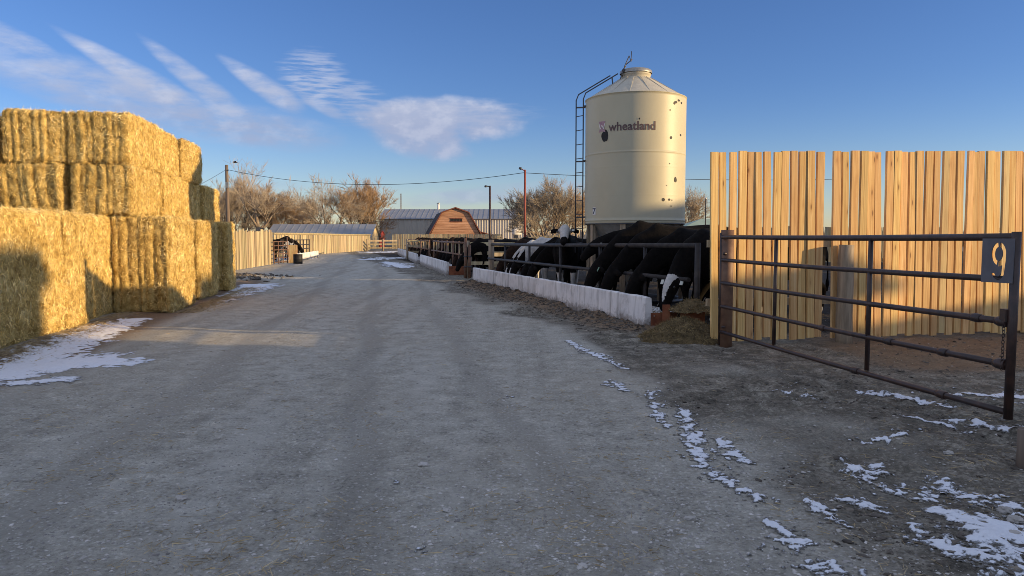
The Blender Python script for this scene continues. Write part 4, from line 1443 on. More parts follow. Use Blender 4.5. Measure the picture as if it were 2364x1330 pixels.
def wrapped_text(name, body, px0, px1, py_base, cap_px, mat, offset, parent, serif=False):
    a0, z0 = on_bin(px0, py_base); a1, _ = on_bin(px1, py_base)
    me = text_mesh(body, 1.0, 0.0)
    xs_ = [v.co.x for v in me.vertices]
    W0 = max(xs_) - min(xs_)
    Wt = (a1 - a0) * SR
    hpx = cap_px * SY / FPX
    me = text_mesh(body, 1.0, offset)
    xs_ = [v.co.x for v in me.vertices]; ys_ = [v.co.y for v in me.vertices]
    W0 = max(xs_) - min(xs_); x0 = min(xs_)
    sy_ = hpx / 0.73
    bm = bmesh.new(); bm.from_mesh(me)
    if serif:                                                    # slab feet and flags on the stems
        pass
    flat = [((v.co.x - x0) / W0 * Wt, v.co.y * sy_) for v in bm.verts]
    for v, p in zip(bm.verts, wrap(flat, a0, z0, .012)): v.co = p
    bm.to_mesh(me); bm.free()
    me.name = name
    me.materials.clear(); me.materials.append(mat)
    return link(name, me, parent)


wrapped_text('lettering', 'wheatland', 1405, 1513, 303, 18.5, MT['ink'], .022, gb)
# maker's emblem: waisted square with a white W
ea, ez = on_bin(1390, 306)
eh = 24 * SY / FPX; ew = .36
wp = [(-ew / 2, 0), (-ew * .36, eh * .26), (-ew * .30, eh * .5), (-ew * .40, eh * .8), (-ew / 2, eh), (ew / 2, eh), (ew * .40, eh * .8), (ew * .30, eh * .5), (ew * .36, eh * .26), (ew / 2, 0), (0, eh * .1)]
MB().add(wrap(wp, ea, ez, .012), [tuple(range(len(wp)))]).build('emblem', MT['logo_red'], gb)
em = MB()
for x0, y0, x1, y1 in ((-.15, .78, -.09, .30), (-.09, .30, 0, .66), (0, .66, .09, .30), (.09, .30, .15, .78), (-.15, .12, .15, .12)):
    em.add(wrap([(x0 - .016, y0 * eh), (x0 + .016, y0 * eh), (x1 + .016, y1 * eh + (.02 if y0 == y1 else 0)), (x1 - .016, y1 * eh + (.02 if y0 == y1 else 0))], ea, ez, .020), [(0, 1, 2, 3)])
em.build('emblem', MT['white_paint'], gb)


def blob(px, py, wpx, hpx, seed, n=18, am=.28):
    a, z = on_bin(px, py)
    hw, hh = wpx / 2 * SY / FPX, hpx / 2 * SY / FPX
    c = math.cos(a - vb)
    pts_ = []
    for k in range(n):
        t = 2 * math.pi * k / n
        r_ = 1 + am * mnoise.noise(Vector((math.cos(t) * 1.5, math.sin(t) * 1.5, seed)))
        pts_.append((hw / max(c, .3) * r_ * math.cos(t), hh * r_ * math.sin(t)))
    return wrap(pts_, a, z, .010)


st = MB()
for k, (px, py, w_, h_) in enumerate(((1397, 314, 16, 24), (1560, 236, 6, 6), (1567, 232, 5, 5), (1573, 238, 3, 5), (1557, 238, 4, 6), (1559, 415, 6, 11), (1531, 461, 7, 7), (1545, 461, 5, 5), (1551, 462, 2, 3), (1476, 274, 3, 4),
                                      (1571, 312, 3, 5), (1549, 318, 5, 6), (1547, 254, 3, 3), (1546, 378, 2, 3), (1549, 476, 2, 3), (1539, 428, 2, 2))):
    pp = blob(px, py, w_, h_, k * 3.7)
    st.add(pp, [tuple(range(len(pp)))])
o = st.build('stain', MT['black'], gb); o['kind'] = 'stuff'
a7, z7 = on_bin(1372, 488)
MB().add(wrap([(-.10, -.14), (.10, -.14), (.10, .16), (-.10, .16)], a7, z7, .010), [(0, 1, 2, 3)]).build('number_label', MT['white_paint'], gb)
wrapped_text('number_label', '7', 1368.5, 1375.5, 494, 13, MT['navy'], .02, gb)
# ladder on the shaded side, standing off the wall
al = vb - R(82)
# stand it where the picture shows it: tangent left edge of the bin
tang = Vector((-math.sin(vb), math.cos(vb), 0)); tang = tang if tang.x < 0 else -tang
towc = Vector((math.cos(vb), math.sin(vb), 0))
lad = link('ladder', MB().mesh('ladder_stile', MT['dark_steel']), gb)
r1 = tang * (SR + .40) + towc * .10; r2 = tang * (SR + .07) + towc * .42
stl = MB()
for q in (r1, r2):
    stl.tube([q + Vector((0, 0, .9)), q + Vector((0, 0, 7.45)), q - tang * .10 + Vector((0, 0, 7.70)), q - tang * .95 - towc * .0 + Vector((0, 0, 8.18)), q - tang * 1.45 + Vector((0, 0, 8.46))], .026, 8)
bpy.data.objects.remove(lad)
lad = stl.build('ladder', MT['dark_steel'], gb)
for i in range(10):
    z = 1.36 + .60 * i
    MB().tube([r1 + Vector((0, 0, z)), r2 + Vector((0, 0, z))], .018, 6).build('rung', MT['dark_steel'], lad)
for z in (2.45, 4.85, 7.15):
    MB().beam(r1 + Vector((0, 0, z)), r1 - tang * .42 + Vector((0, 0, z)), .04, .06).build('bracket', MT['dark_steel'], lad)
    MB().beam(r2 + Vector((0, 0, z)), r2 - tang * .2 + Vector((0, 0, z)), .04, .06).build('bracket', MT['dark_steel'], lad)
MB().beam(r2 - tang * 1.2 + Vector((0, 0, 8.30)), r2 - tang * 1.25 + Vector((0, 0, 7.9)), .05, .05).build('bracket', MT['dark_steel'], lad)

# ================================================================== CATTLE
def cow_mesh(name, pose, seed, coat, mat, turn=0.0):
    """one continuous body: lofted trunk, neck and head with legs, ears and tail fused by a voxel remesh. +x is forward"""
    rs = random.Random(seed)
    mb = MB()
    trunk = [(-1.05, 1.28, .06, .08), (-1.00, 1.26, .17, .18), (-.88, 1.22, .25, .27), (-.66, 1.17, .29, .33), (-.35, 1.09, .33, .39), (0, 1.04, .36, .43), (.30, 1.05, .34, .43), (.55, 1.11, .28, .41), (.76, 1.17, .21, .33)]
    if pose == 'feed':
        neck = [(.98, 1.12, .145, .25), (1.20, .95, .115, .20), (1.36, .79, .10, .155)]
        head = [(1.44, .71, .115, .135), (1.51, .60, .125, .135), (1.575, .48, .105, .115), (1.63, .36, .082, .092), (1.665, .27, .085, .085), (1.68, .23, .05, .05)]
    elif pose == 'mid':
        neck = [(.97, 1.25, .15, .25), (1.18, 1.24, .12, .20), (1.34, 1.22, .10, .155)]
        head = [(1.44, 1.20, .115, .135), (1.54, 1.14, .125, .135), (1.65, 1.05, .105, .115), (1.74, .96, .082, .092), (1.80, .89, .085, .085), (1.825, .86, .05, .05)]
    else:
        neck = [(.95, 1.30, .15, .26), (1.13, 1.44, .12, .20), (1.27, 1.55, .10, .15)]
        head = [(1.35, 1.60, .115, .135), (1.44, 1.55, .125, .14), (1.55, 1.45, .105, .12), (1.65, 1.34, .082, .095), (1.71, 1.27, .085, .085), (1.735, 1.24, .05, .05)]
    allsec = trunk + neck + head
    if pose == 'stand': head = [(x, z, a * 1.55, b * 1.10) for x, z, a, b in head]
    pts = []
    piv = Vector((.80, 0, 1.15))
    for i, (x, z, a, b) in enumerate(allsec):
        p = Vector((x, 0, z))
        if i >= len(trunk):                                    # neck and head swing sideways
            k = min(1.0, (i - len(trunk) + 1) / 4)
            p = piv + Matrix.Rotation(turn * k, 3, 'Z') @ (p - piv)
        pts.append(p)
    mb.tube(pts, [0] * len(pts), 20, ell=[(a, b) for _, _, a, b in allsec])
    nh = len(trunk) + len(neck)
    poll, muz = pts[nh], pts[-2]
    fwd = (muz - poll).normalized()
    side = Matrix.Rotation(turn, 3, 'Z') @ Vector((0, 1, 0))
    upv = fwd.cross(side); upv = -upv if upv.dot(Vector((1, 0, 1))) < 0 else upv
    for s_ in (-1, 1):                                         # ears
        e0 = poll + side * s_ * (.16 if pose == 'stand' else .10) + fwd * .02
        mb.tube([e0, e0 + side * s_ * .07 - upv * .015, e0 + side * s_ * .14 - upv * .05, e0 + side * s_ * .185 - upv * .10], [0] * 4, 8, ell=[(.035, .045), (.030, .075), (.028, .068), (.018, .025)])
    st = rs.uniform(-.08, .08)
    for s_ in (-1, 1):
        k = st * s_
        mb.tube([(.60, .13 * s_, 1.12), (.60, .19 * s_, .88), (.58 + k * .4, .18 * s_, .70), (.60 + k, .165 * s_, .46), (.59 + k, .16 * s_, .40), (.58 + k, .16 * s_, .20), (.60 + k, .16 * s_, .11), (.64 + k, .16 * s_, .05), (.65 + k, .16 * s_, 0)],
                [.16, .125, .095, .066, .058, .045, .052, .058, .066], 12)
        k = -st * s_
        mb.tube([(-.72, .14 * s_, 1.12), (-.70, .20 * s_, .95), (-.62 + k * .3, .20 * s_, .76), (-.74 + k * .6, .185 * s_, .60), (-.86 + k, .175 * s_, .50), (-.85 + k, .17 * s_, .30), (-.82 + k, .17 * s_, .12), (-.78 + k, .17 * s_, .05), (-.77 + k, .17 * s_, 0)],
                [.22, .20, .135, .088, .062, .050, .052, .060, .066], 12)
    mb.tube([(-1.02, 0, 1.30), (-1.10, 0, 1.20), (-1.12, .01, .95), (-1.11, .02, .70), (-1.10, .03, .55), (-1.10, .03, .40)], [.05, .032, .024, .030, .045, .02], 8)
    mb.tube([(.62, 0, .80), (.78, 0, .84), (.90, 0, .95)], [.10, .10, .09], 10)   # brisket
    me0 = mb.mesh('tmp', mat)
    o = bpy.data.objects.new('tmp', me0)
    COL.objects.link(o)
    r_ = o.modifiers.new('r', 'REMESH'); r_.mode = 'VOXEL'; r_.voxel_size = .030; r_.use_smooth_shade = True
    s2 = o.modifiers.new('s', 'SMOOTH'); s2.factor = .5; s2.iterations = 3
    bpy.context.view_layer.update()
    me = bpy.data.meshes.new_from_object(o.evaluated_get(bpy.context.evaluated_depsgraph_get()))
    bpy.data.objects.remove(o)
    me.name = name
    if not me.materials: me.materials.append(mat)
    n = len(me.vertices)
    co = np.empty(n * 3); me.vertices.foreach_get('co', co); co = co.reshape(-1, 3)
    # muscle, hip-bone and rib relief
    dz = np.zeros(n); dy = np.zeros(n)
    for (hx, hy, hz2, r_, am) in ((-.70, .24, 1.44, .09, .050), (-.98, .13, 1.36, .07, .035), (-.45, .30, 1.38, .14, -.030), (.62, .24, 1.22, .16, .035), (.30, .33, 1.05, .20, .02), (-.30, .32, .98, .16, -.025), (.70, .0, 1.52, .12, .03), (-.2, .0, 1.48, .35, -.02)):
        for sg in (-1, 1):
            g_ = np.exp(-(((co[:, 0] - hx) ** 2 + (co[:, 1] - sg * hy) ** 2 + (co[:, 2] - hz2) ** 2) / r_ ** 2))
            dz += am * .7 * g_; dy += am * sg * g_ * (hy > 0)
    rib = 0.010 * np.sin(co[:, 0] * 42) * (np.abs(co[:, 0] - .05) < .45) * (np.abs(co[:, 2] - 1.05) < .28)
    co[:, 1] += dy + np.sign(co[:, 1]) * rib * (np.abs(co[:, 1]) > .2)
    co[:, 2] += dz + .012 * noise3(co, 3.0, seed)
    me.vertices.foreach_set('co', co.ravel())
    a = me.attributes.new('coat', 'FLOAT', 'POINT')
    hp_ = (co - np.array(poll)) @ np.array(fwd)
    hs_ = (co - np.array(poll)) @ np.array(side)
    hu_ = (co - np.array(poll)) @ np.array(upv)
    a.data.foreach_set('value', coat(co, hp_, hs_, hu_, seed).astype(np.float32))
    me.polygons.foreach_set('use_smooth', np.ones(len(me.polygons), bool))
    return me, (poll, fwd, side, upv)


def noise3(co, f, seed):
    return np.array([mnoise.noise(Vector((p[0] * f + seed * 3.7, p[1] * f, p[2] * f))) for p in co])


def coat_blaze(co, hp, hs, hu, sd):
    v = (np.abs(hs) < .085 * (1 - hp / .42) + .012) & (hp > -.06) & (hp < .40) & (hu > 0.02)
    leg = (co[:, 2] < .20) & (noise3(co, 3, sd) > .1) & (co[:, 0] < .9)
    bel = (np.abs(co[:, 1]) < .14) & (co[:, 2] < .72) & (co[:, 0] < .5) & (co[:, 0] > -.6)
    return np.where(v | leg | bel, 1.0, 0.0)


def coat_black(co, hp, hs, hu, sd):
    return np.where((co[:, 2] < .15) & (noise3(co, 3, sd) > .25), 1.0, 0.0)


def coat_whiteface(co, hp, hs, hu, sd):
    head = (hp > -.10) & (np.abs(hs) < .165) & (hp < .36) & (hu > -.15) & (co[:, 0] > 1.15)
    v = head & ~((hs > .11) & (hp > .18))
    return np.where(v | (co[:, 2] < .55), 1.0, 0.0)


def coat_pied(co, hp, hs, hu, sd):
    v = noise3(co, 1.15, sd) + .12 * noise3(co, 4, sd + 2)
    w_ = (v > .08) | (co[:, 2] < .62)
    w_ &= ~((co[:, 0] > 1.2) & (np.abs(hs) > .05))
    return np.where(w_, 1.0, 0.0)


def cow(mesh_info, loc, rz, scale, label, group=None, tags=(), eyes=False, slim=1.0):
    me, (poll, fwd, side, upv) = mesh_info
    t = thing('cow', label, 'cow', loc, rz, group)
    t.scale = (scale, scale * slim, scale)
    link('body', me, t)
    for s_, mt in tags:
        c = poll + side * s_ * .20 + fwd * .04 + upv * .02
        m_ = Matrix((side, fwd, upv)).transposed().to_4x4(); m_.translation = c
        MB().box(None, (.06, .075, .012), mat=m_).build('ear_tag', MT[mt], t)
    if eyes:
        for s_ in (-1, 1):
            bm = bmesh.new(); bmesh.ops.create_uvsphere(bm, u_segments=10, v_segments=8, radius=.026)
            for f in bm.faces: f.smooth = True
            e = bpy.data.meshes.new('eye'); bm.to_mesh(e); bm.free(); e.materials.append(MT['eye'])
            link('eye', e, t, poll + fwd * .135 + side * s_ * (.165 if me is CF['white'][0] else .108) + upv * .05)
    return t


CF = {'blaze': cow_mesh('cow', 'feed', 1, coat_blaze, MT['hide'], 0.15), 'black': cow_mesh('cow', 'feed', 2, coat_black, MT['hide'], -0.2),
      'red': cow_mesh('cow', 'feed', 3, coat_black, MT['hide_red'], 0.1), 'pied': cow_mesh('cow', 'feed', 9, coat_pied, MT['hide'], 0.1),
      'white': cow_mesh('cow', 'stand', 5, coat_whiteface, MT['hide'], 0.0), 'up': cow_mesh('cow', 'stand', 6, coat_black, MT['hide'], 0.3)}


def at_rail(t, back=1.12, pen=n_r, base=None, d=None, off=.80):
    base = b0 if base is None else base
    d = b_dir if d is None else d
    return base + d * t + pen * (off + back)


face_road = math.atan2(-n_r.y, -n_r.x)
# nearest one stands at an angle so that its blazed face looks towards the gate
CF['mid'] = cow_mesh('cow', 'mid', 12, coat_black, MT['hide'], -0.1)
cow(CF['blaze'], (4.08, 13.80, .06), R(213), 1.10, 'black cow with white triangular blaze eating at the open trough end', tags=((-1, 'tag_yellow'), (1, 'tag_yellow')), eyes=True, slim=.9)
cow(CF['black'], at_rail(1.62, 1.5) + Vector((0, 0, .06)), face_road + .05, 1.12, 'black cow second from the feed pile, head down with pale ear tag', tags=((-1, 'tag_yellow'),), slim=.84)
cow(CF['black'], at_rail(2.34, 1.42) + Vector((0, 0, .08)), face_road - .02, 1.17, 'black cow third from the feed pile pressed between its neighbours', slim=.84)
cow(CF['black'], at_rail(3.04, 1.40) + Vector((0, 0, .10)), face_road - .03, 1.20, 'tall black cow with the highest back of the group below the grain bin', tags=((1, 'tag_green'), (-1, 'tag_green')), slim=.84)
cow(CF['black'], at_rail(3.72, 1.50) + Vector((0, 0, .06)), face_road + .03, 1.12, 'black cow feeding between the tallest one and the level necked one', tags=((1, 'tag_yellow'),), slim=.82)
cow(CF['mid'], at_rail(4.36, 1.86) + Vector((0, 0, .08)), face_road - .02, 1.14, 'black cow with level neck over the rail in front of the grain bin ladder', tags=((1, 'tag_yellow'),), slim=.80)
cow(CF['white'], (1.53, 20.45, .06), R(-97), 1.08, 'white faced cow with raised head looking over the rail at the camera', tags=((1, 'tag_yellow'),), eyes=True)
cow(CF['black'], at_rail(8.2, 1.45), face_road - .16, 1.06, 'black cow feeding right beside the white faced one', slim=.84)
cow(CF['black'], at_rail(9.15, 1.5), face_road - .04, 1.04, 'black cow feeding just behind the white faced one')
cow(CF['pied'], at_rail(10.3, 1.45), face_road - .12, 1.04, 'black and white pied cow whose legs show above the trough')
cow(CF['pied'], at_rail(11.6, 1.5), face_road + .06, .98, 'pied cow feeding second from the wooden rail post')
cow(CF['red'], at_rail(12.8, 1.5), face_road + .1, 1.0, 'dark cow feeding in the shade at the far end of the nearest run')
cow(CF['black'], Vector((-.75, 30.2, 0)), face_road + .4, 1.02, 'black cow standing broadside behind the gap posts')
cow(CF['black'], Vector((.35, 33.0, 0)), R(160), 1.0, 'black cow deeper in the pen behind the gap posts')
# the rest of the herd standing behind, between and past the feeding ones
for x, y, r_, k, lab in ((5.3, 17.2, 168, 'up', 'black cow in the second row standing behind the tall one'), (5.6, 15.6, 190, 'black', 'black cow in the second row half hidden by the plank fence'), (4.9, 20.2, 185, 'black', 'black cow standing just behind the legs of the grain bin'),
                         (3.2, 22.6, 172, 'black', 'black cow standing past the grain bin with its head down'), (2.6, 24.6, 195, 'mid', 'black cow in the second row behind the pied ones'), (1.2, 27.6, 170, 'black', 'black cow near the cross rails behind the wooden rail post'),
                         (4.4, 26.5, 200, 'up', 'black cow far back in the pen beyond the grain bin')):
    cow(CF[k], (x, y, 0), R(r_), 1.04, lab)
f2 = math.atan2(-n2.y, -n2.x)
for i, (t_, k, lab) in enumerate(((.6, 'black', 'dark cow feeding first at the orange ended trough'), (1.9, 'red', 'reddish black cow feeding second at the middle run'), (3.1, 'red', 'reddish black cow with sunlit back feeding third at the middle run'),
                                  (5.2, 'black', 'black cow feeding in the middle of the middle run'), (6.5, 'black', 'black cow feeding beside the pale stanchions'), (8.2, 'black', 'black cow feeding towards the end of the middle run'),
                                  (10.0, 'red', 'dark cow feeding second last at the middle run'), (11.6, 'black', 'black cow feeding last at the middle run'))):
    cow(CF[k], at_rail(t_, 1.45, n2, b2a, d2), f2 + random.uniform(-.2, .2), random.uniform(.93, 1.04), lab, 'cattle at the middle run of troughs')
f3 = math.atan2(-n3.y, -n3.x)
for i in range(11):
    cow(CF['black' if i % 3 else 'red'], at_rail(1.0 + 1.9 * i, 1.45, n3, b3a, d3), f3 + random.uniform(-.2, .2), random.uniform(.92, 1.02), 'small dark cow feeding at the far run of troughs', 'cattle at the far run of troughs')

# ================================================================== LEFT SIDE PEN
def vertical_fence(a, b, h, name, label, mat, pitch, wd, parts, topz=None, lean=0.0, railtop=False, rnd=.05, group=None, base=0.03):
    a, b = Vector((a.x, a.y, 0)), Vector((b.x, b.y, 0))
    L = (b - a).length
    e = (b - a).normalized()
    rz = math.atan2(e.y, e.x)
    t = thing(name, label, 'fence', a, rz, group)
    n = int(L / pitch)
    if parts:
        protos = [MB().box((0, 0, .5), (1, .035, 1)).mesh('plank', mat) for _ in range(2)]
        for i in range(n):
            o = link('plank', protos[i % 2], t, (pitch * (i + .5), random.uniform(-.02, .02), base))
            hh = (topz(pitch * i / L) if topz else h) - base + random.uniform(-rnd, rnd)
            o.scale = (wd * random.uniform(.88, 1.1), 1, hh)
            o.rotation_euler = (0, lean + random.uniform(-.012, .012), 0)
    else:
        mb = MB()
        for i in range(n):
            hh = (topz(pitch * i / L) if topz else h) - base + random.uniform(-rnd, rnd)
            m_ = Matrix.Translation((pitch * (i + .5), random.uniform(-.02, .02), base)) @ Matrix.Rotation(lean + random.uniform(-.015, .015), 4, 'Y') @ Matrix.Translation((0, 0, hh / 2))
            mb.box(None, (wd * random.uniform(.85, 1.1), .035, hh), mat=m_)
        o = mb.build('planks', mat, t)
        o['kind'] = 'stuff'
    for z in (.5, h * .75):
        MB().box((L / 2, .055, z), (L, .06, .12)).build('rail', mat, t)
    if railtop:
        MB().tube([(0, 0, h + .06), (L * .3, 0, h + .08), (L * .6, 0, h + .03), (L, 0, h + .06)], .09, 8).build('top_rail', mat, t)
    return t


MT['old_plank_i'] = M('weathered_planks', [(.30, .22, .12), (.44, .34, .19), (.52, .42, .26)], 1.5, 6, 0.85, 0.002, 14, stretch=(6, 6, 0.6), island=0.30)
la, lb = G(538, 626), G(631, 611)
vertical_fence(la - (lb - la) * .3, lb, 1.93, 'plank_fence', 'weathered plank fence standing just past the straw stack', MT['old_plank'], .25, .195, True, rnd=.09)
lc, ld = P(632, 590, 56), P(856, 578, 88)
vertical_fence(lc, ld, 1.78, 'plank_fence', 'long weathered plank fence with log top rail below the grey roofed shed', MT['old_plank'], .30, .225, True, railtop=True)
# pipe panels and trough of the left pen
pa, pb_ = G(633, 612), G(664, 609)
t_ = thing("pipe_gate", 'rusty small pipe gate beside the weathered plank fence', 'gate', pa)
e = Vector(((pb_ - pa).x, (pb_ - pa).y, 0)); L = e.length; e.normalize()
for i in range(6): MB().tube([Vector((0, 0, .15 + .235 * i)), e * L + Vector((0, 0, .15 + .235 * i))], .024, 8).build('rail', MT['brown_pipe'], t_)
for i in range(4): MB().tube([e * (L * i / 3) + Vector((0, 0, .05)), e * (L * i / 3) + Vector((0, 0, 1.36 if i < 3 else 1.6))], .03, 8).build('post', MT['brown_pipe'], t_)
qa, qb = G(676, 607), G(736, 594)
e = (qb - qa); L = e.length; e.normalize()
nl = Vector((-e.y, e.x, 0))
for i in range(4):
    t_ = bunk(qa + e * (L / 4 * i), e, L / 4 - .03, .52, 'pale concrete trough of the small pen past the straw stack', group='troughs of the pen past the stack')
    t_.scale = (1, -1, 1)
t_ = thing('pipe_rail_fence', 'pale pipe stanchions where the cattle past the stack reach through', 'pipe fence', qa + nl * .7)
for z in (.75, 1.05, 1.40): MB().tube([Vector((0, 0, z)), e * L + Vector((0, 0, z - .03))], .032, 8).build('rail', MT['grey_pipe'], t_)
for i in range(9): MB().tube([e * (L * i / 8) + Vector((0, 0, 0)), e * (L * i / 8) + Vector((0, 0, 1.42))], .032, 8).build('post', MT['grey_pipe'], t_)
fl = math.atan2(-nl.y, -nl.x)
for i, (s_, k, lab) in enumerate(((.8, 'up', 'black cow with lifted head at the barrel end of the far pen'), (4.6, 'pied', 'black and white cow in the pen past the stack, middle of three'), (6.6, 'black', 'black cow farthest along the trough past the stack'))):
    cow(CF[k], qa + e * s_ + nl * 1.75, fl + random.uniform(-.3, .3), .97, lab, 'cattle in the pen past the stack')
q = G(688, 609)
t_ = thing('barrel', 'dark cut down barrel standing at the end of the pale trough', 'barrel', q)
t_.scale = (.8, .8, .95)
MB().lathe([(.001, 0), (.32, 0), (.335, .02), (.335, .28), (.345, .30), (.335, .32), (.335, .58), (.345, .60), (.32, .60), (.31, .05), (.001, .05)], 24).build('shell', MT['black'], t_)
q = P(690, 600, 50); q.z = 0
t_ = thing("upright_boards", 'orange brown board standing upright beside the barrel', 'board', G(665, 608) + Vector((0, .3, 0)))
for i in range(5): MB().box((.11 * i, 0, .55), (.10, .03, 1.1 + .03 * (i % 2))).build('board', MT['plank'], t_)

# ================================================================== FAR FENCES
vertical_fence(P(905, 560, 96), P(1160, 560, 96), 1.95, 'plank_fence', 'pale plank windbreak running across in front of the brown barn', MT['old_plank'], .23, .20, True)
vertical_fence(P(1136, 555, 92), P(1300, 545, 58), 1.75, 'plank_fence', 'leaning grey plank fence rising behind the pied cow', MT['old_plank_i'], .32, .20, False, topz=lambda t: 1.20 + .62 * t, lean=.18)
vertical_fence(P(1545, 545, 46), P(2200, 545, 46), 2.22, 'plank_fence', 'sunny plank windbreak seen under the grain bin and through fence gaps', MT['old_plank'], .30, .28, True)
t_ = thing('board_rail_fence', 'yellowish board rails closing the far end of the road', 'board fence', P(848, 573, 84) * 1.0)
t_.location.z = 0
for z in (.35, .75, 1.15): MB().beam((0, 0, z), (3.4, 1.0, z + .02), .05, .18).build('rail', MT['old_plank'], t_)
for i in range(3): MB().tube([(1.7 * i, .5 * i, -.1), (1.7 * i, .5 * i, 1.35)], .09, 8).build('post', MT['post_wood'], t_)

# ================================================================== FAR BUILDINGS
def corrugated(p0, p1, z0, z1, pitch, mat, name, parent, depth=.05):
    """wall sheet with pressed ribs between two points"""
    e = (p1 - p0); L = e.length; e.normalize(); nn = Vector((e.y, -e.x, 0))
    n = int(L / pitch)
    vs, fs = [], []
    for i in range(n):
        for f, d_ in ((0, 0), (.30, 0), (.42, depth), (.58, depth), (.70, 0)):
            q = p0 + e * (L * (i + f) / n) + nn * d_
            vs += [(q.x, q.y, z0), (q.x, q.y, z1)]
    q = p1
    vs += [(q.x, q.y, z0), (q.x, q.y, z1)]
    for i in range(len(vs) // 2 - 1): fs.append((2 * i, 2 * i + 2, 2 * i + 3, 2 * i + 1))
    return MB().add(vs, fs).build(name, mat, parent)


def gable_shed(x0, x1, y0, y1, ze, zr, label, wallm, roofm, name='metal_shed', oh=.3):
    t = thing(name, label, 'shed', ((x0 + x1) / 2, y0, 0))
    cx_ = (x0 + x1) / 2
    A = lambda x, y, z: (x - cx_, y - y0, z)
    ym = (y0 + y1) / 2
    corrugated(Vector((x0 - cx_, 0, 0)), Vector((x1 - cx_, 0, 0)), 0, ze, .45, wallm, 'wall', t)
    MB().add([A(x0, y1, 0), A(x1, y1, 0), A(x1, y1, ze), A(x0, y1, ze)], [(0, 1, 2, 3)]).build('wall', wallm, t)
    for x in (x0, x1): MB().add([A(x, y0, 0), A(x, y1, 0), A(x, y1, ze), A(x, ym, zr - .05), A(x, y0, ze)], [(0, 1, 2, 3, 4)]).build('wall', wallm, t)
    for ya, yb in ((y0 - oh, ym), (y1 + oh, ym)):
        za = ze - (zr - ze) * oh / (ym - y0)
        mb = MB()
        n = int((x1 - x0) / .9)
        mb.add([A(x0 - oh, ya, za), A(x1 + oh, ya, za), A(x1 + oh, yb, zr), A(x0 - oh, yb, zr), A(x0 - oh, ya, za + .08), A(x1 + oh, ya, za + .08), A(x1 + oh, yb, zr + .08), A(x0 - oh, yb, zr + .08)],
               [(0, 1, 2, 3), (4, 5, 6, 7), (0, 1, 5, 4), (1, 2, 6, 5), (2, 3, 7, 6), (3, 0, 4, 7)])
        for i in range(1, n):
            x = x0 + (x1 - x0) * i / n
            mb.beam(A(x, ya, za + .10), A(x, yb, zr + .10), .05, .06)
        mb.build('roof', roofm, t)
    return t


bs = P(876, 505, 130); be = P(1212, 505, 130)
shed = gable_shed(bs.x, be.x, 130, 144, bs.z, P(900, 484, 137).z, 'long pale metal shed with grey roof behind the brown barn', MT['shed_wall'], MT['roof_grey'])
q = P(1012, 487, 137); q2 = P(1012, 472, 137)
MB().tube([(q.x - shed.location.x, 7, q.z - .5), (q.x - shed.location.x, 7, q2.z)], .22, 10).build('flue', MT['white_paint'], shed)
MB().lathe([(.001, .35), (.34, .12), (.30, .10)], 12, c=(q.x - shed.location.x, 7, q2.z)).build('flue_cap', MT['galv'], shed)
# low shed behind the left fence
bs = P(617, 541, 100); be = P(853, 541, 100)
gable_shed(bs.x, be.x, 100, 107, 1.6 + .08, P(700, 519, 103.5).z, 'long low shed whose grey roof shows above the log railed fence', MT['old_plank'], MT['roof_grey'], 'low_shed')
# red shed and bush by the end of the road
bs = P(858, 541, 112); be = P(877, 541, 112)
gable_shed(bs.x, be.x, 112, 116, 1.9, 2.5, 'small dark red shed squeezed between low shed and pale metal shed', MT['red_wall'], MT['red_wall'], 'red_shed', .1)

# gambrel barn, gable towards the camera
BY = 116.0
prof_px = [(997, 553), (997, 538), (1020, 492), (1051, 481), (1083, 492), (1108, 530), (1108, 553)]
bp = [P(x, y, BY) for x, y in prof_px]
bc = bp[3].x
barn = thing('barn', 'brown wooden gambrel barn with four small loft windows', 'barn', (bc, BY, 0), R(9.5))
pu = [(p_.x - bc, p_.z) for p_ in bp]
hw_e = 3.75; zr_, zb_, ze_ = bp[3].z, bp[2].z, P(1000, 538, BY).z
hwb = 2.1


def half_w(z):
    if z >= zb_: return hwb * (zr_ - z) / (zr_ - zb_)
    if z >= ze_: return hwb + (hw_e - hwb) * (zb_ - z) / (zb_ - ze_)
    return hw_e


wz0, wz1 = P(1050, 511.5, BY).z, P(1050, 505, BY).z
nb = 24
zs = [zr_ * i / nb for i in range(nb + 1)]
for i in range(nb):
    z0, z1 = zs[i], zs[i + 1] - .02
    a0_, a1_ = half_w(z0) , half_w(z1)
    mb = MB()
    mb.prism([(-a0_, z0), (a0_, z0), (a1_, z1), (-a1_, z1)], lambda u, z: (u, 0, z), lambda u, z, zz=z0: (u, -.05 - .03 * (1 if z <= zz + .01 else 0), z))
    mb.build('board', MT['barn_board'], barn)
LB = 13.0
for sgn in (-1, 1):
    MB().box((sgn * hw_e, LB / 2, ze_ / 2), (.1, LB, ze_)).build('wall', MT['barn_board'], barn)
    for (a_, za), (b_, zb2) in (((hw_e + .45, ze_ - .55), (hwb, zb_)), ((hwb, zb_), (0, zr_))):
        mb = MB()
        mb.prism([(sgn * a_, za + .05), (sgn * b_, zb2 + .05), (sgn * b_, zb2 + .20), (sgn * a_, za + .20)], lambda u, z: (u, -.35, z), lambda u, z: (u, LB, z))
        mb.build('roof', MT['barn_roof'], barn)
        MB().beam((sgn * a_, -.38, za + .10), (sgn * b_, -.38, zb2 + .10), .05, .16).build('trim', MT['barn_trim'], barn)
MB().add([(-hw_e, LB, 0), (hw_e, LB, 0), (hw_e, LB, ze_), (hwb, LB, zb_), (0, LB, zr_), (-hwb, LB, zb_), (-hw_e, LB, ze_)], [tuple(range(7))]).build('wall', MT['barn_board'], barn)
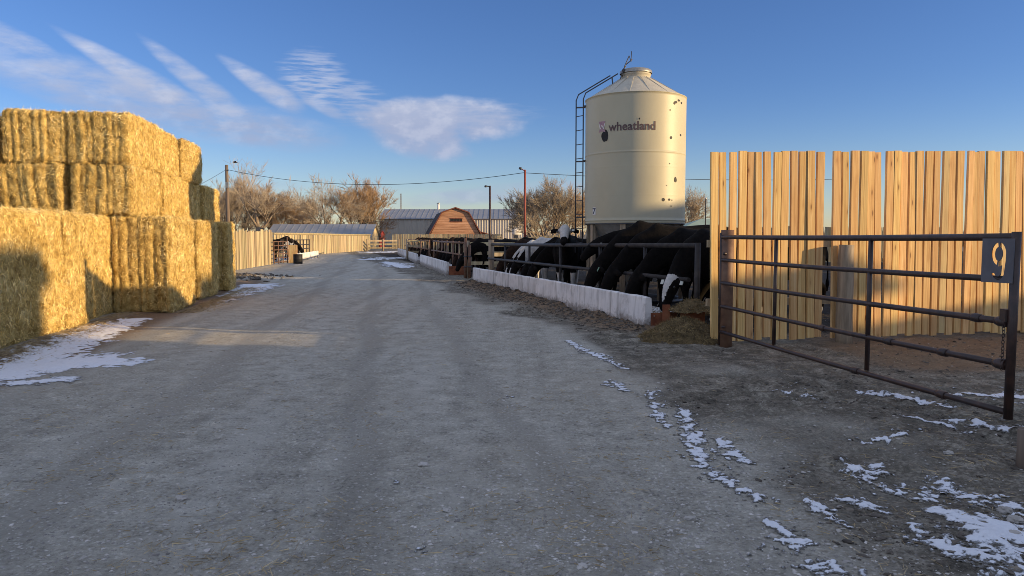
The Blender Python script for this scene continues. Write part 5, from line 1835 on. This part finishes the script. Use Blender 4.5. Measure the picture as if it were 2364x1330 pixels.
for i in range(4):
    x = P(1042.5 + 7.2 * i, 508, BY).x - bc
    f_ = MB().box((x, -.10, (wz0 + wz1) / 2), (.38, .06, wz1 - wz0)).build('window', MT['black'], barn)
    MB().box((x, -.12, wz1 + .04), (.50, .06, .07)).box((x, -.12, wz0 - .04), (.50, .06, .07)).build('frame', MT['barn_trim'], f_)
# lean-to on the right
mb = MB(); lx0, lx1 = hw_e, hw_e + 3.2
mb.prism([(lx0, 0), (lx1, 0), (lx1, ze_ - .75), (lx0, ze_ + .15)], lambda u, z: (u, .4, z), lambda u, z: (u, LB - 1, z))
mb.build('lean_to', MT['barn_board'], barn)
MB().prism([(lx0, ze_ + .2), (lx1 + .4, ze_ - .80), (lx1 + .4, ze_ - .70), (lx0, ze_ + .32)], lambda u, z: (u, .1, z), lambda u, z: (u, LB - .8, z)).build('roof', MT['barn_trim'], barn)

# green roofed shed behind the plank fence
gs = P(1580, 524, 78); ge = P(1662, 524, 78)
g_ = thing('green_shed', 'low shed with pale green roof between grain bin and plank fence', 'shed', ((gs.x + ge.x) / 2, 78, 0))
w2 = (ge.x - gs.x) / 2
zt_, zo = P(1640, 505, 81).z, P(1580, 524, 78).z
MB().box((0, 3, zo / 2), (2 * w2 - .5, 5, zo)).build('wall', MT['shed_wall'], g_)
MB().add([(-w2, 0, zo), (w2, 0, zo), (w2, 3, zt_), (w2 * .35, 3, zt_), (w2, 6, zo), (-w2, 6, zo)], [(0, 1, 2, 3), (5, 3, 2, 4), (0, 3, 5)]).build('roof', MT['green_roof'], g_)
# round objects and dish by the metal shed
q = P(1191, 535, 118)
t_ = thing('white_tank', 'round white tank lying in front of the pale metal shed', 'tank', (q.x, 118, 0))
MB().tube([(-.6, 0, q.z), (-.4, 0, q.z), (.5, .6, q.z), (.7, .7, q.z)], [.45, .62, .62, .45], 18).build('shell', MT['white_paint'], t_)
MB().box((0, .2, q.z / 2 - .3), (.8, .6, q.z - .5)).build('stand', MT['dark_steel'], t_)
q = P(1226, 519, 100)
t_ = thing('satellite_dish', 'dark rimmed dish tilted beside the red light pole', 'dish', (q.x, 100, 0))
m_ = Matrix.Translation((0, 0, q.z)) @ Matrix.Rotation(R(52), 4, 'Y') @ Matrix.Rotation(R(20), 4, 'X')
vs, fs = [], []
for i in range(6):
    for k in range(20):
        a = 2 * math.pi * k / 20; r_ = .55 * i / 5
        vs.append(m_ @ Vector((r_ * math.cos(a), r_ * math.sin(a), .5 * r_ * r_)))
for i in range(5):
    for k in range(20): fs.append((i * 20 + k, i * 20 + (k + 1) % 20, (i + 1) * 20 + (k + 1) % 20, (i + 1) * 20 + k))
MB().add(vs, fs, True).build('bowl', MT['dark_steel'], t_)
MB().tube([(0, 0, 0), (0, 0, q.z)], .06, 8).build('mast', MT['dark_steel'], t_)

# ================================================================== POLES, WIRE, MAST
pz = P(523, 381, 60)
up = thing('utility_pole', 'weathered wooden utility pole rising behind the straw stack', 'utility pole', (pz.x, 60, 0))
MB().tube([(0, 0, -.2), (0, 0, pz.z / 2), (0, 0, pz.z)], [.17, .145, .12], 14).build('pole', MT['pole_wood'], up)
MB().box((.05, -.12, pz.z - 1.6), (.22, .16, .45)).build('fuse_box', MT['galv'], up)
MB().tube([(.1, -.1, pz.z - .45), (.24, -.12, pz.z - .40)], .035, 8).build('insulator', MT['dark_steel'], up)
rp_ = P(1212, 392, 45)
lp1 = thing('light_pole', 'tall red steel light pole carrying the overhead wire', 'light pole', (rp_.x, 45, 0))
MB().tube([(0, 0, 0), (0, 0, rp_.z)], [.075, .06], 12).build('pole', MT['red_pole'], lp1)
MB().tube([(0, 0, rp_.z - .08), (-.22, -.05, rp_.z + .05)], .03, 8).build('arm', MT['red_pole'], lp1)
MB().tube([(-.20, -.05, rp_.z + .02), (-.26, -.06, rp_.z + .07), (-.36, -.08, rp_.z + .10)], [.05, .09, .06], 10).build('lamp', MT['dark_steel'], lp1)
rq = P(1131, 429, 27.6)
lp2 = thing('light_pole', 'slim dark light pole rising from a wooden post at the trough end', 'light pole', (rq.x, 27.6, 0))
MB().tube([(0, 0, 0), (0, 0, rq.z)], [.05, .035], 10).build('pole', MT['gate_steel'], lp2)
MB().tube([(0, 0, rq.z - .03), (-.14, -.02, rq.z - .01)], [.02, .02], 8).build('arm', MT['dark_steel'], lp2)
MB().tube([(-.10, -.02, rq.z - .02), (-.15, -.02, rq.z - .02), (-.20, -.03, rq.z - .03)], [.025, .045, .03], 8).build('lamp', MT['dark_steel'], lp2)
rq = P(1630, 459, 70)
lp3 = thing('light_pole', 'thin grey pole beside the green roofed shed', 'light pole', (rq.x, 70, 0))
MB().tube([(0, 0, 0), (-.02, 0, rq.z)], [.07, .05], 8).build('pole', MT['grey_pipe'], lp3)
MB().tube([(0, 0, rq.z), (-.1, -.05, rq.z + .12)], [.08, .06], 8).build('lamp', MT['white_paint'], lp3)


def wire(a, b, sag, label, r_=.017):
    pts_ = [a.lerp(b, i / 28) - Vector((0, 0, sag * 4 * (i / 28) * (1 - i / 28))) for i in range(29)]
    o = MB().tube(pts_, r_, 5).build('overhead_wire', MT['black'])
    tag(o, label, 'wire', 'overhead wires')


wa = P(526, 392, 59.88); wb = P(1208, 399, 44.98)
wire(wa, wb, .93, 'overhead wire sagging from the wooden pole to the red light pole')
wire(wb, P(1960, 413, 52), .22, 'overhead wire running from the red pole past the grain bin')
wire(P(520, 393, 60), P(300, 490, 52), .3, 'short overhead wire going from the wooden pole down behind the straw', .014)

mq = P(925, 447, 420)
mt_ = thing('lattice_mast', 'distant lattice radio mast above the metal shed', 'mast', (mq.x, 420, 0))
mb = MB()
hm = mq.z
for k in range(3):
    a = 2 * math.pi * k / 3
    mb.tube([(.55 * math.cos(a), .55 * math.sin(a), 0), (.4 * math.cos(a), .4 * math.sin(a), hm)], .10, 5)
mb.build('legs', MT['galv'], mt_)
mb = MB()
for i in range(26):
    z0, z1 = hm * i / 26, hm * (i + 1) / 26
    for k in range(3):
        a, b = 2 * math.pi * k / 3, 2 * math.pi * ((k + 1) % 3) / 3
        mb.tube([(.48 * math.cos(a), .48 * math.sin(a), z0), (.48 * math.cos(b), .48 * math.sin(b), z1)], .05, 4)
mb.build('bracing', MT['galv'], mt_)

bq = P(543, 376, 48)
bird = thing('bird', 'small dark bird flying beside the top of the wooden pole', 'bird', bq, .6)
mb = MB()
mb.tube([(-.16, 0, 0), (-.06, 0, .01), (.02, 0, .02), (.09, 0, .03), (.13, 0, .03), (.16, 0, .025)], [0] * 6, 8, ell=[(.03, .006), (.03, .025), (.038, .035), (.028, .028), (.02, .02), (.004, .004)])
for s_ in (-1, 1): mb.add([(.05, .02 * s_, .03), (-.05, .02 * s_, .03), (-.08, .16 * s_, .10), (-.06, .27 * s_, .09), (.03, .14 * s_, .11), (.05, .02 * s_, .035), (-.05, .02 * s_, .035), (-.08, .16 * s_, .105)], [(0, 1, 2, 4), (4, 2, 3), (5, 4, 7, 6)])
mb.build('body', MT['black'], bird)

# ================================================================== BARE TREES
def tree_mesh(seed, H, spread_, trunk_r, stems=1, levels=5, upright=0.35):
    rs = random.Random(seed)
    tr, tw = MB(), MB()

    def grow(p, d, L, r_, lev):
        n = 3 if lev < 3 else 2
        pts_, rad = [p], [r_]
        dd = d.copy()
        for i in range(n):
            j = .20 if lev else .08
            dd = (dd + Vector((rs.uniform(-j, j), rs.uniform(-j, j), rs.uniform(-j, j) + (.10 if lev else 0) * upright)))
            dd.normalize()
            pts_.append(pts_[-1] + dd * L / n)
            rad.append(r_ * (1 - .50 * (i + 1) / n))
        (tr if lev < 3 else tw).tube(pts_, rad, 7 if lev == 0 else (5 if lev < 3 else 3), cap=False)
        if lev >= levels: return
        kids = rs.randint(3, 4) if lev == 0 else (rs.randint(3, 5) if lev < levels - 1 else rs.randint(5, 7))
        for k in range(kids):
            f = 1.0 if k == 0 else rs.uniform(.35, 1.0)
            i = min(int(f * n), n - 1); ff = f * n - i
            q = pts_[i].lerp(pts_[i + 1], ff)
            rr = (rad[i] + (rad[i + 1] - rad[i]) * ff) * (.80 if k == 0 else rs.uniform(.5, .72))
            ang = rs.uniform(.30, .95) * spread_ if k else rs.uniform(.1, .35)
            az = rs.uniform(0, 6.283)
            b1 = dd.orthogonal().normalized(); b2 = dd.cross(b1)
            nd = (dd * math.cos(ang) + (b1 * math.cos(az) + b2 * math.sin(az)) * math.sin(ang)).normalized()
            if nd.z < -.1: nd.z *= -.3
            grow(q, nd, L * rs.uniform(.58, .82), max(rr, .014), lev + 1)
    for s_ in range(stems):
        a = 2 * math.pi * s_ / stems + rs.uniform(-.4, .4)
        tilt = 0.06 if stems == 1 else rs.uniform(.15, .5)
        grow(Vector((rs.uniform(-.4, .4) * (stems > 1), rs.uniform(-.4, .4) * (stems > 1), -.1)), Vector((math.sin(tilt) * math.cos(a), math.sin(tilt) * math.sin(a), math.cos(tilt))).normalized(), H * .30, trunk_r / math.sqrt(stems), 0)
    zmax = float(np.percentile([v[2] for v in tw.v], 95))
    k = H / zmax
    for mb in (tr, tw): mb.v = [(x * k, y * k, z * k) for x, y, z in mb.v]
    return tr.mesh('trunk', MT['bark']), tw.mesh('crown', MT['twig'])


TREES = [tree_mesh(3, 11, 1.0, .34), tree_mesh(8, 10, 1.05, .30, 2), tree_mesh(14, 9, .8, .42, 5, 5, .8), tree_mesh(23, 8, .85, .36, 4, 5, .5)]


def tree(k, px, Y, ytop, wfac, label, rz=0.0, mat=None, group='bare trees beyond the pens'):
    q = P(px, ytop, Y)
    t = thing('bare_tree', label, 'tree', (q.x, Y, 0), rz, group)
    hs = q.z / [11, 10, 9, 8][k]
    t.scale = (hs * wfac, hs * wfac, hs)
    link('trunk', TREES[k][0], t)
    c = link('crown', TREES[k][1], t)
    if mat:
        c.material_slots[0].link = 'OBJECT'
        c.material_slots[0].material = mat
    return t


TO = MT['twig_orange']
tree(0, 592, 104, 400, 1.0, 'large bare spreading tree right behind the utility pole, tallest of the row', 1.0)
tree(2, 553, 118, 440, 1.1, 'twiggy orange brown tree low behind the wooden pole', .4, TO)
tree(2, 512, 112, 448, 1.1, 'bare bush just past the end of the straw stack', 2.2)
tree(3, 628, 122, 452, 1.3, 'dense orange twigged tree beside the tallest one', 2.0, TO)
tree(2, 655, 116, 472, .8, 'small twiggy tree in the gap between two taller ones', .8, TO)
tree(0, 702, 128, 450, .75, 'thin bare tree behind the middle of the low grey roof', 3.0)
tree(1, 768, 116, 434, 1.15, 'broad dark limbed bare tree over the low grey roof', 0.5)
tree(3, 735, 135, 470, .9, 'small bare tree filling in behind the dark limbed one', 1.0)
tree(2, 826, 122, 436, 1.0, 'bare tree with fanned upright twigs at the end of the low roof', 1.7, TO)
tree(3, 862, 150, 478, .9, 'small pale bare tree just beside the metal shed', .3)
tree(2, 1262, 88, 440, 1.15, 'big bushy bare willow between red pole and grain bin', 0.2)
tree(3, 1228, 104, 468, 1.0, 'smaller bare tree just past the red light pole', 1.2)
tree(3, 1312, 96, 452, .9, 'bare bush tree half hidden by the bin ladder', 2.6, TO)
tree(3, 1590, 98, 456, .75, 'thin bare tree showing between grain bin and plank fence', 2.2)
tree(3, 866, 108, 522, .8, 'rusty leaved shrub in front of the small red shed', 1.0, TO)

# distant scrub along the horizon: one uncountable mass
ns = 16000
ang = rng.uniform(-.95, .95, ns)
dist = rng.uniform(520, 900, ns)
bx = np.sin(ang) * dist; by = np.cos(ang) * dist
hgt = 3 + 6 * np.clip(.5 + fbm(ang * 14, dist * 0 + 3, 50), 0, 1.4)
dr = np.stack([rng.normal(0, .25, ns), rng.normal(0, .25, ns), np.ones(ns)], -1); dr /= np.linalg.norm(dr, axis=1, keepdims=True)
me = blades('treeline', np.stack([bx, by, np.zeros(ns)], -1), dr, hgt * rng.uniform(.5, 1.1, ns), rng.uniform(1.5, 4, ns), MT['twig'])
tag(link('treeline', me), 'low scrubby treeline along the flat horizon', 'treeline', None, 'stuff')

# ================================================================== UNSEEN SHEDS added to throw the long shade over the yard
def plain_shed(c, rz, L, W, ze, zr, label):
    """gabled shed, ridge along local x"""
    t = thing('shade_shed', label, 'shed', c, rz, 'unseen sheds added to shade the yard')
    MB().prism([(-W / 2, 0), (W / 2, 0), (W / 2, ze), (0, zr), (-W / 2, ze)], lambda u, z: (-L / 2, u, z), lambda u, z: (L / 2, u, z)).build('walls', MT['shed_wall'], t)
    for s_ in (-1, 1):
        MB().prism([(s_ * (W / 2 + .3), ze - .3 * (zr - ze) / (W / 2) + .01), (0, zr + .01), (0, zr + .12), (s_ * (W / 2 + .3), ze - .3 * (zr - ze) / (W / 2) + .12)], lambda u, z: (-L / 2 - .3, u, z), lambda u, z: (L / 2 + .3, u, z)).build('roof', MT['roof_grey'], t)
    MB().box((-L / 2 - .03, 0, 1.6), (.06, 3.4, 3.2)).build('door', MT['roof_grey'], t)
    return t
for y0, y1, h, lab in ((-26.0, 2.6, 7.3, 'tall unseen shed added beyond the gate to shade the yard'), (2.65, 5.2, 5.2, 'low unseen shed added for shade next to the tall one'), (5.25, 7.0, 4.1, 'lowest unseen shed added for shade beside the low one')):
    plain_shed((31.5, (y0 + y1) / 2, 0), R(90), y1 - y0, 3.0, h - .25, h, lab)
for y0, y1, lab in ((9.2, 15.2, 'first unseen shed added to shade the pens and road'), (16.6, 17.3, 'narrow unseen shed added for shade between two longer ones'), (19.5, 27.2, 'third unseen shed added to shade the pens and road'), (28.9, 42.0, 'fourth and longest unseen shed added to shade the road')):  # gaps between the added sheds let streaks of sun onto the road
    plain_shed((36, (y0 + y1) / 2, 0), R(90), y1 - y0, 3.0, 6.9, 7.2, lab)
